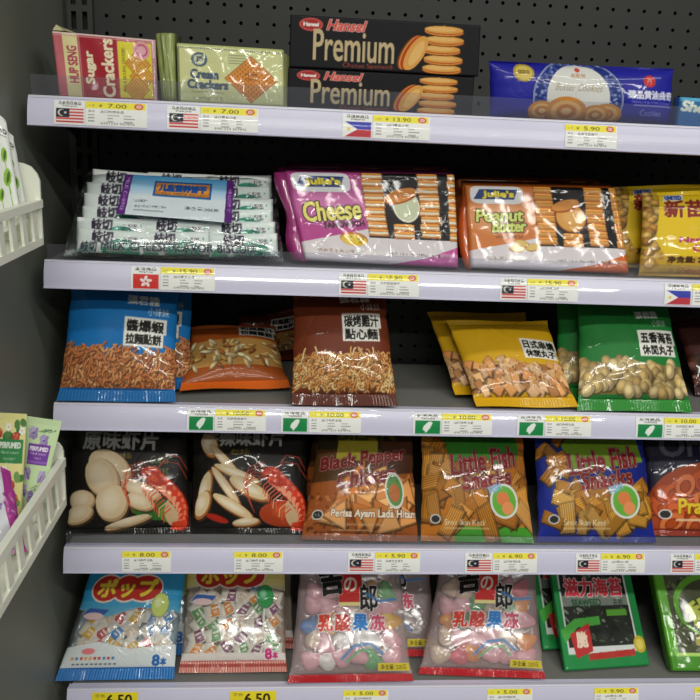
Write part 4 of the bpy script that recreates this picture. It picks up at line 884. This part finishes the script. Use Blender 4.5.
# ------------------------------------------------------------------ hanging baskets on the left panel
YF = -.15
def basket(far_px, top_px, bot_z_add, label, scallop):
    P = onY(*far_px, YF); xb = P[0]; zb = P[2]; zt = onX(top_px[0], top_px[1], xb)[2]; h = zt-zb; xa = WX+.004
    LN = .62
    b = thing('hanging_basket', label, 'basket', (xa, YF, zb), 'white plastic baskets on the left panel')
    mb = MB(); mb.box((xb-.004, YF-LN, zb), (xb, YF, zb+h*.16)); mb.box((xb-.0055, YF-LN, zt-h*.17), (xb+.0025, YF, zt))
    y = YF-.012
    while y > YF-LN:
        mb.hexa([(xb-.0035, y-.014, zb+h*.15), (xb-.0005, y-.014, zb+h*.15), (xb-.0005, y, zb+h*.15), (xb-.0035, y, zb+h*.15),
                 (xb-.0035, y-.020, zt-h*.15), (xb-.0005, y-.020, zt-h*.15), (xb-.0005, y-.006, zt-h*.15), (xb-.0035, y-.006, zt-h*.15)]); y -= .036
    mb.build('slatted_side', MAT['basket'], b)
    def endp(y):
        w = xb-xa; pts = [(xa, zb), (xb, zb), (xb, zt-.004)]
        if scallop: sc_ = [(0, .4), (.04, .55), (.14, .70), (.26, .76), (.36, .78), (.40, .95), (.48, 1.12), (.60, 1.22), (.74, 1.27), (.85, 1.3)]
        else: sc_ = [(0, .12), (.02, .22), (.06, .30), (.12, .36), (.2, .38)]
        pts = [(xa, zb), (xb, zb), (xb, zt-.002)]+[(xb-w*u, zt+h*q*(1 if scallop else .9)) for u, q in sc_]
        pts.append((xa, pts[-1][1]))
        return MB().extr(pts, 'y', y, y+.004)
    for y in (YF-.0005, YF-LN-.003): endp(y).build('end_panel', MAT['basket'], b)
    m = MB().box((xa, YF-LN, zb), (xb-.0045, YF-.001, zb+.004)); m.box((xa, YF-LN, zb+.0045), (xa+.003, YF-.001, zt+h*.3)); m.build('basket_base', MAT['basket'], b)
    return xb, zb, zt, xa
xb, zb, zt, xa = basket((66, 506), (64, 457), 0, 'white slatted plastic basket holding hand cream tubes, the lower basket on the left', False)
xb2, zb2, zt2, xa2 = basket((43, 245), (39, 200), 0, 'white plastic basket with scalloped end, the upper basket on the left', True)
def tubeobj(C, T, img, label):
    BL, BR, TL, TR = [np.array(p) for p in C]; hh, ww = img.shape[:2]; r = thing('hand_cream_tube', label, 'tube', (BL+BR)/2-[0, 0, .012], 'hand cream tubes in the lower basket')
    n = np.cross(BR-BL, TL-BL); n /= np.linalg.norm(n)
    U, V = np.meshgrid(np.linspace(0, 1, ww), np.linspace(0, 1, hh)); P = (BL*(1-V[..., None])+TL*V[..., None])*(1-U[..., None])+(BR*(1-V[..., None])+TR*V[..., None])*U[..., None]
    th = T*np.clip((.93-V)/.93, 0, 1)**.8*np.sqrt(np.clip(1-(2*U-1)**2, 0, 1))+.0006*(np.abs(2*U-1) < .99)
    A = (P+n*th[..., None]).reshape(-1, 3); B = (P-n*th[..., None]).reshape(-1, 3); cl = np.concatenate([img[::-1].reshape(-1, 4)]*2)
    k = int(ww*round(hh*.95))
    k = ww*int(hh*.94)
    rows = int(hh*.94)
    def sub(a, b, nm):
        A_ = A.reshape(hh, ww, 3)[a:b].reshape(-1, 3); B_ = B.reshape(hh, ww, 3)[a:b].reshape(-1, 3); c_ = img[::-1][a:b].reshape(-1, 4)
        mk(nm, np.concatenate([A_, B_]), np.concatenate([gridf(ww, b-a), gridf(ww, b-a, ww*(b-a), True)]), MP['board'], r, col=np.concatenate([c_, c_]))
    sub(0, rows+1, 'tube_body'); sub(rows, hh, 'crimped_end')
    c = (BL+BR)/2; rad = np.linalg.norm(BR-BL)/2*.8; v = []
    for z_, q in ((-.012, .92), (-.010, 1.), (0.0, 1.)):
        v += [(c[0]+math.cos(2*math.pi*i/24)*rad*q, c[1]+math.sin(2*math.pi*i/24)*T*q, c[2]+z_) for i in range(24)]
    f = [[a*24+i, a*24+(i+1) % 24, a*24+24+(i+1) % 24, a*24+24+i] for a in (0, 1) for i in range(24)]+[list(range(24))[::-1], list(range(48, 72))]
    mk('cap', v, f, MAT['white'], r)
random.seed(2)
c = Cv(72, 150, 'ece49c')
for x, y in [(.15, .13), (.55, .22), (.85, .12), (.2, .52), (.85, .55), (.5, .66), (.2, .8), (.8, .85), (.45, .92)]:
    for k in range(3): c.ell(x+random.uniform(-.09, .09), y+random.uniform(-.05, .05), .09, .035, random.choice(['5a8a4c', '3f7440', '7aa45c']), random.random()*3)
for x, y in [(.3, .19), (.75, .22), (.35, .6), (.7, .66), (.15, .9), (.8, .78)]:
    c.ell(x, y, .10, .048, 'b83c30'); c.ell(x+.02, y-.01, .06, .028, 'd05848'); [c.ell(x+random.uniform(-.07, .07), y+random.uniform(-.03, .03), .01, .005, 'e8d080') for _ in range(6)]
for x, y in [(.55, .13), (.9, .16), (.2, .66), (.55, .78), (.5, .52)]:
    for k in range(5): c.ell(x+.05*math.sin(k*1.26), y+.024*math.cos(k*1.26), .035, .017, 'f4f4ec')
    c.ell(x, y, .02, .01, 'e8c84a')
c.rect(.28, .24, .95, .46, '3c8a50'); c.text('PERFUMED', .34, .27, .89, .32, 'e8f0e0', b=1); c.text('Hand cream', .38, .345, .85, .375, 'd0e8d0'); c.text('STRAWBERRY', .45, .41, .78, .43, 'd0e8d0'); c.text('30 ml', .5, .45, .7, .47, 'd0e8d0')
Y1 = -.22; zc = zb+.017
def tub(px, img, lab, yb):
    bl, br, tl, tr = px; a = onY(*bl, yb); b = onY(*br, yb); m = (a[2]+b[2])/2
    d = 0
    tubeobj((a, b, onY(*tl, yb+.028), onY(*tr, yb+.028)), .011, img, lab)
tub([(-10, 519), (21, 521), (-12, 412), (27, 414)], c.done(), 'cream hand cream tube printed with red strawberries and a green label', -.235)
c = Cv(72, 150, 'cfe6b4')
for x, y in [(.25, .17), (.6, .24), (.2, .6), (.75, .62), (.15, .78), (.45, .84)]:
    for k in range(6): a = k*1.05+x*9; c.ell(x+.09*math.sin(a), y+.045*math.cos(a), .075, .024, random.choice(['9a80c0', 'b09ad0', '8468b0', 'c0b0dc']), a, .9)
    c.ell(x, y, .03, .014, '6a4c98')
for i in range(8): x, y = random.uniform(.6, .95), random.choice([.12, .14, .72, .75]); c.stroke([(x-.2, y+.03), (x, y)], .008, '6a8a60'); c.ell(x, y, .02, .01, '5a7a54')
c.rect(.14, .28, .85, .50, '7c46a8'); c.text('PERFUMED', .2, .31, .79, .35, 'f0e4f4', b=1); c.text('Hand cream', .24, .365, .75, .395, 'e0d0ec'); c.text('VIOLET', .38, .42, .62, .44, 'e0d0ec'); c.rect(.16, .46, .83, .485, '9868c0')
tub([(21, 509), (41, 511), (27, 416), (62, 421)], c.done(), 'pale green hand cream tube printed with violet flowers and a purple label', -.198)
random.seed(6)
c = Cv(100, 160, 'cfd0d8'); c.poly([(.72, 0), (1, 0), (1, 1), (.80, 1), (.66, .5)], 'a8388c')
for i in range(60): c.ell(random.uniform(.66, 1), random.uniform(.3, 1), .05, .02, random.choice(['7a2c74', 'c860a8', '8a4488', 'd8a0c8']), random.random()*3, .7)
c.text('Lavender', .1, .4, .6, .5, '8a6aa8', b=1); c.ell(.3, .7, .2, .1, 'b8b0c8', 0, .8, True)
Cq = (onY(-22, 562, -.31), onY(26, 552, -.29), onY(-26, 452, -.27), onY(10, 472, -.26))
r = thing('lotion_sachet', 'silver and magenta pouch in front of the hand cream tubes', 'pouch', rootof(Cq))
pouch(r, Cq, .009, c.done(), 'crisp', 2.6, 2.6, .5, .05, .05, .0, .0016, 71)
def leafcard(sd):
    random.seed(sd); c = Cv(80, 150, 'dfe2dc')
    c.text('HAND', .46, .12, .96, .16, '3a3c38', b=1); c.rect(.5, .18, .94, .19, '8a8c88')
    for x, y, q in [(.78, .36, 1), (.80, .56, 1.2), (.55, .7, .8)]:
        c.ell(x, y, .10*q, .07*q, '8ab83c', .5); c.ell(x+.02, y, .04*q, .05*q, '4a6a2c', .5); c.stroke([(x, y+.05), (x+.06, y+.35)], .012, '8ab84c')
    return c.done()
Cq = (onY(-11, 242, -.205), onY(22, 222, -.205), onY(-20, 100, -.185), onY(6, 120, -.185))
r = thing('hand_mask_packet', 'white packet with green leaf print, front one in the upper left basket', 'packet', rootof(Cq), 'white packets in the upper basket')
pouch(r, Cq, .004, leafcard(1), 'film', 4, 4, .5, .03, .03, 0, .0004, 72)
Cq = (onY(-9, 236, -.175), onY(30, 222, -.175), onY(-18, 108, -.160), onY(13, 136, -.160))
r = thing('hand_mask_packet', 'white packet with green leaf print, rear one in the upper left basket', 'packet', rootof(Cq), 'white packets in the upper basket')
pouch(r, Cq, .004, leafcard(4), 'film', 4, 4, .5, .03, .03, 0, .0004, 73)

# ------------------------------------------------------------------ light
w = bpy.data.worlds.new('world'); SC.world = w; w.use_nodes = True; w.node_tree.nodes['Background'].inputs[0].default_value = (.75, .85, .9, 1); w.node_tree.nodes['Background'].inputs[1].default_value = .09
def area(name, loc, sx, sy_, e, col=(1, 1, 1), rot=(0, 0, 0)):
    l = bpy.data.lights.new(name, 'AREA'); l.shape = 'RECTANGLE'; l.size = sx; l.size_y = sy_; l.energy = e; l.color = col
    o = bpy.data.objects.new(name, l); COL.objects.link(o); o.location = loc; o.rotation_euler = rot
cool = (1, .99, .93)
def fixture(x, y, e, what, lx=1.2):
    t = thing('ceiling_light', 'long white fluorescent ceiling light '+what, 'ceiling light', (x, y, 2.86), 'fluorescent lights over the aisle')
    MB().box((x-lx/2-.03, y-.09, 2.865), (x+lx/2+.03, y+.09, 2.9)).build('housing', MAT['ceil'], t)
    area('tube_light', (x, y, 2.85), lx, .14, e, cool)
fixture(.3, -1.0, 13, 'nearest the shelves, left', 1.2); fixture(1.7, -1.0, 13, 'nearest the shelves, right', 1.2)
fixture(.3, -2.2, 48, 'across the aisle, left', 1.2); fixture(1.7, -2.2, 48, 'across the aisle, right', 1.2)
fixture(.3, -3.4, 48, 'farthest from the shelves, left', 1.2); fixture(1.7, -3.4, 48, 'farthest from the shelves, right', 1.2)
v_ = SC.view_settings; v_.view_transform = 'Standard'; v_.look = 'None'; v_.gamma = 1; v_.use_curve_mapping = False; v_.exposure = -.78
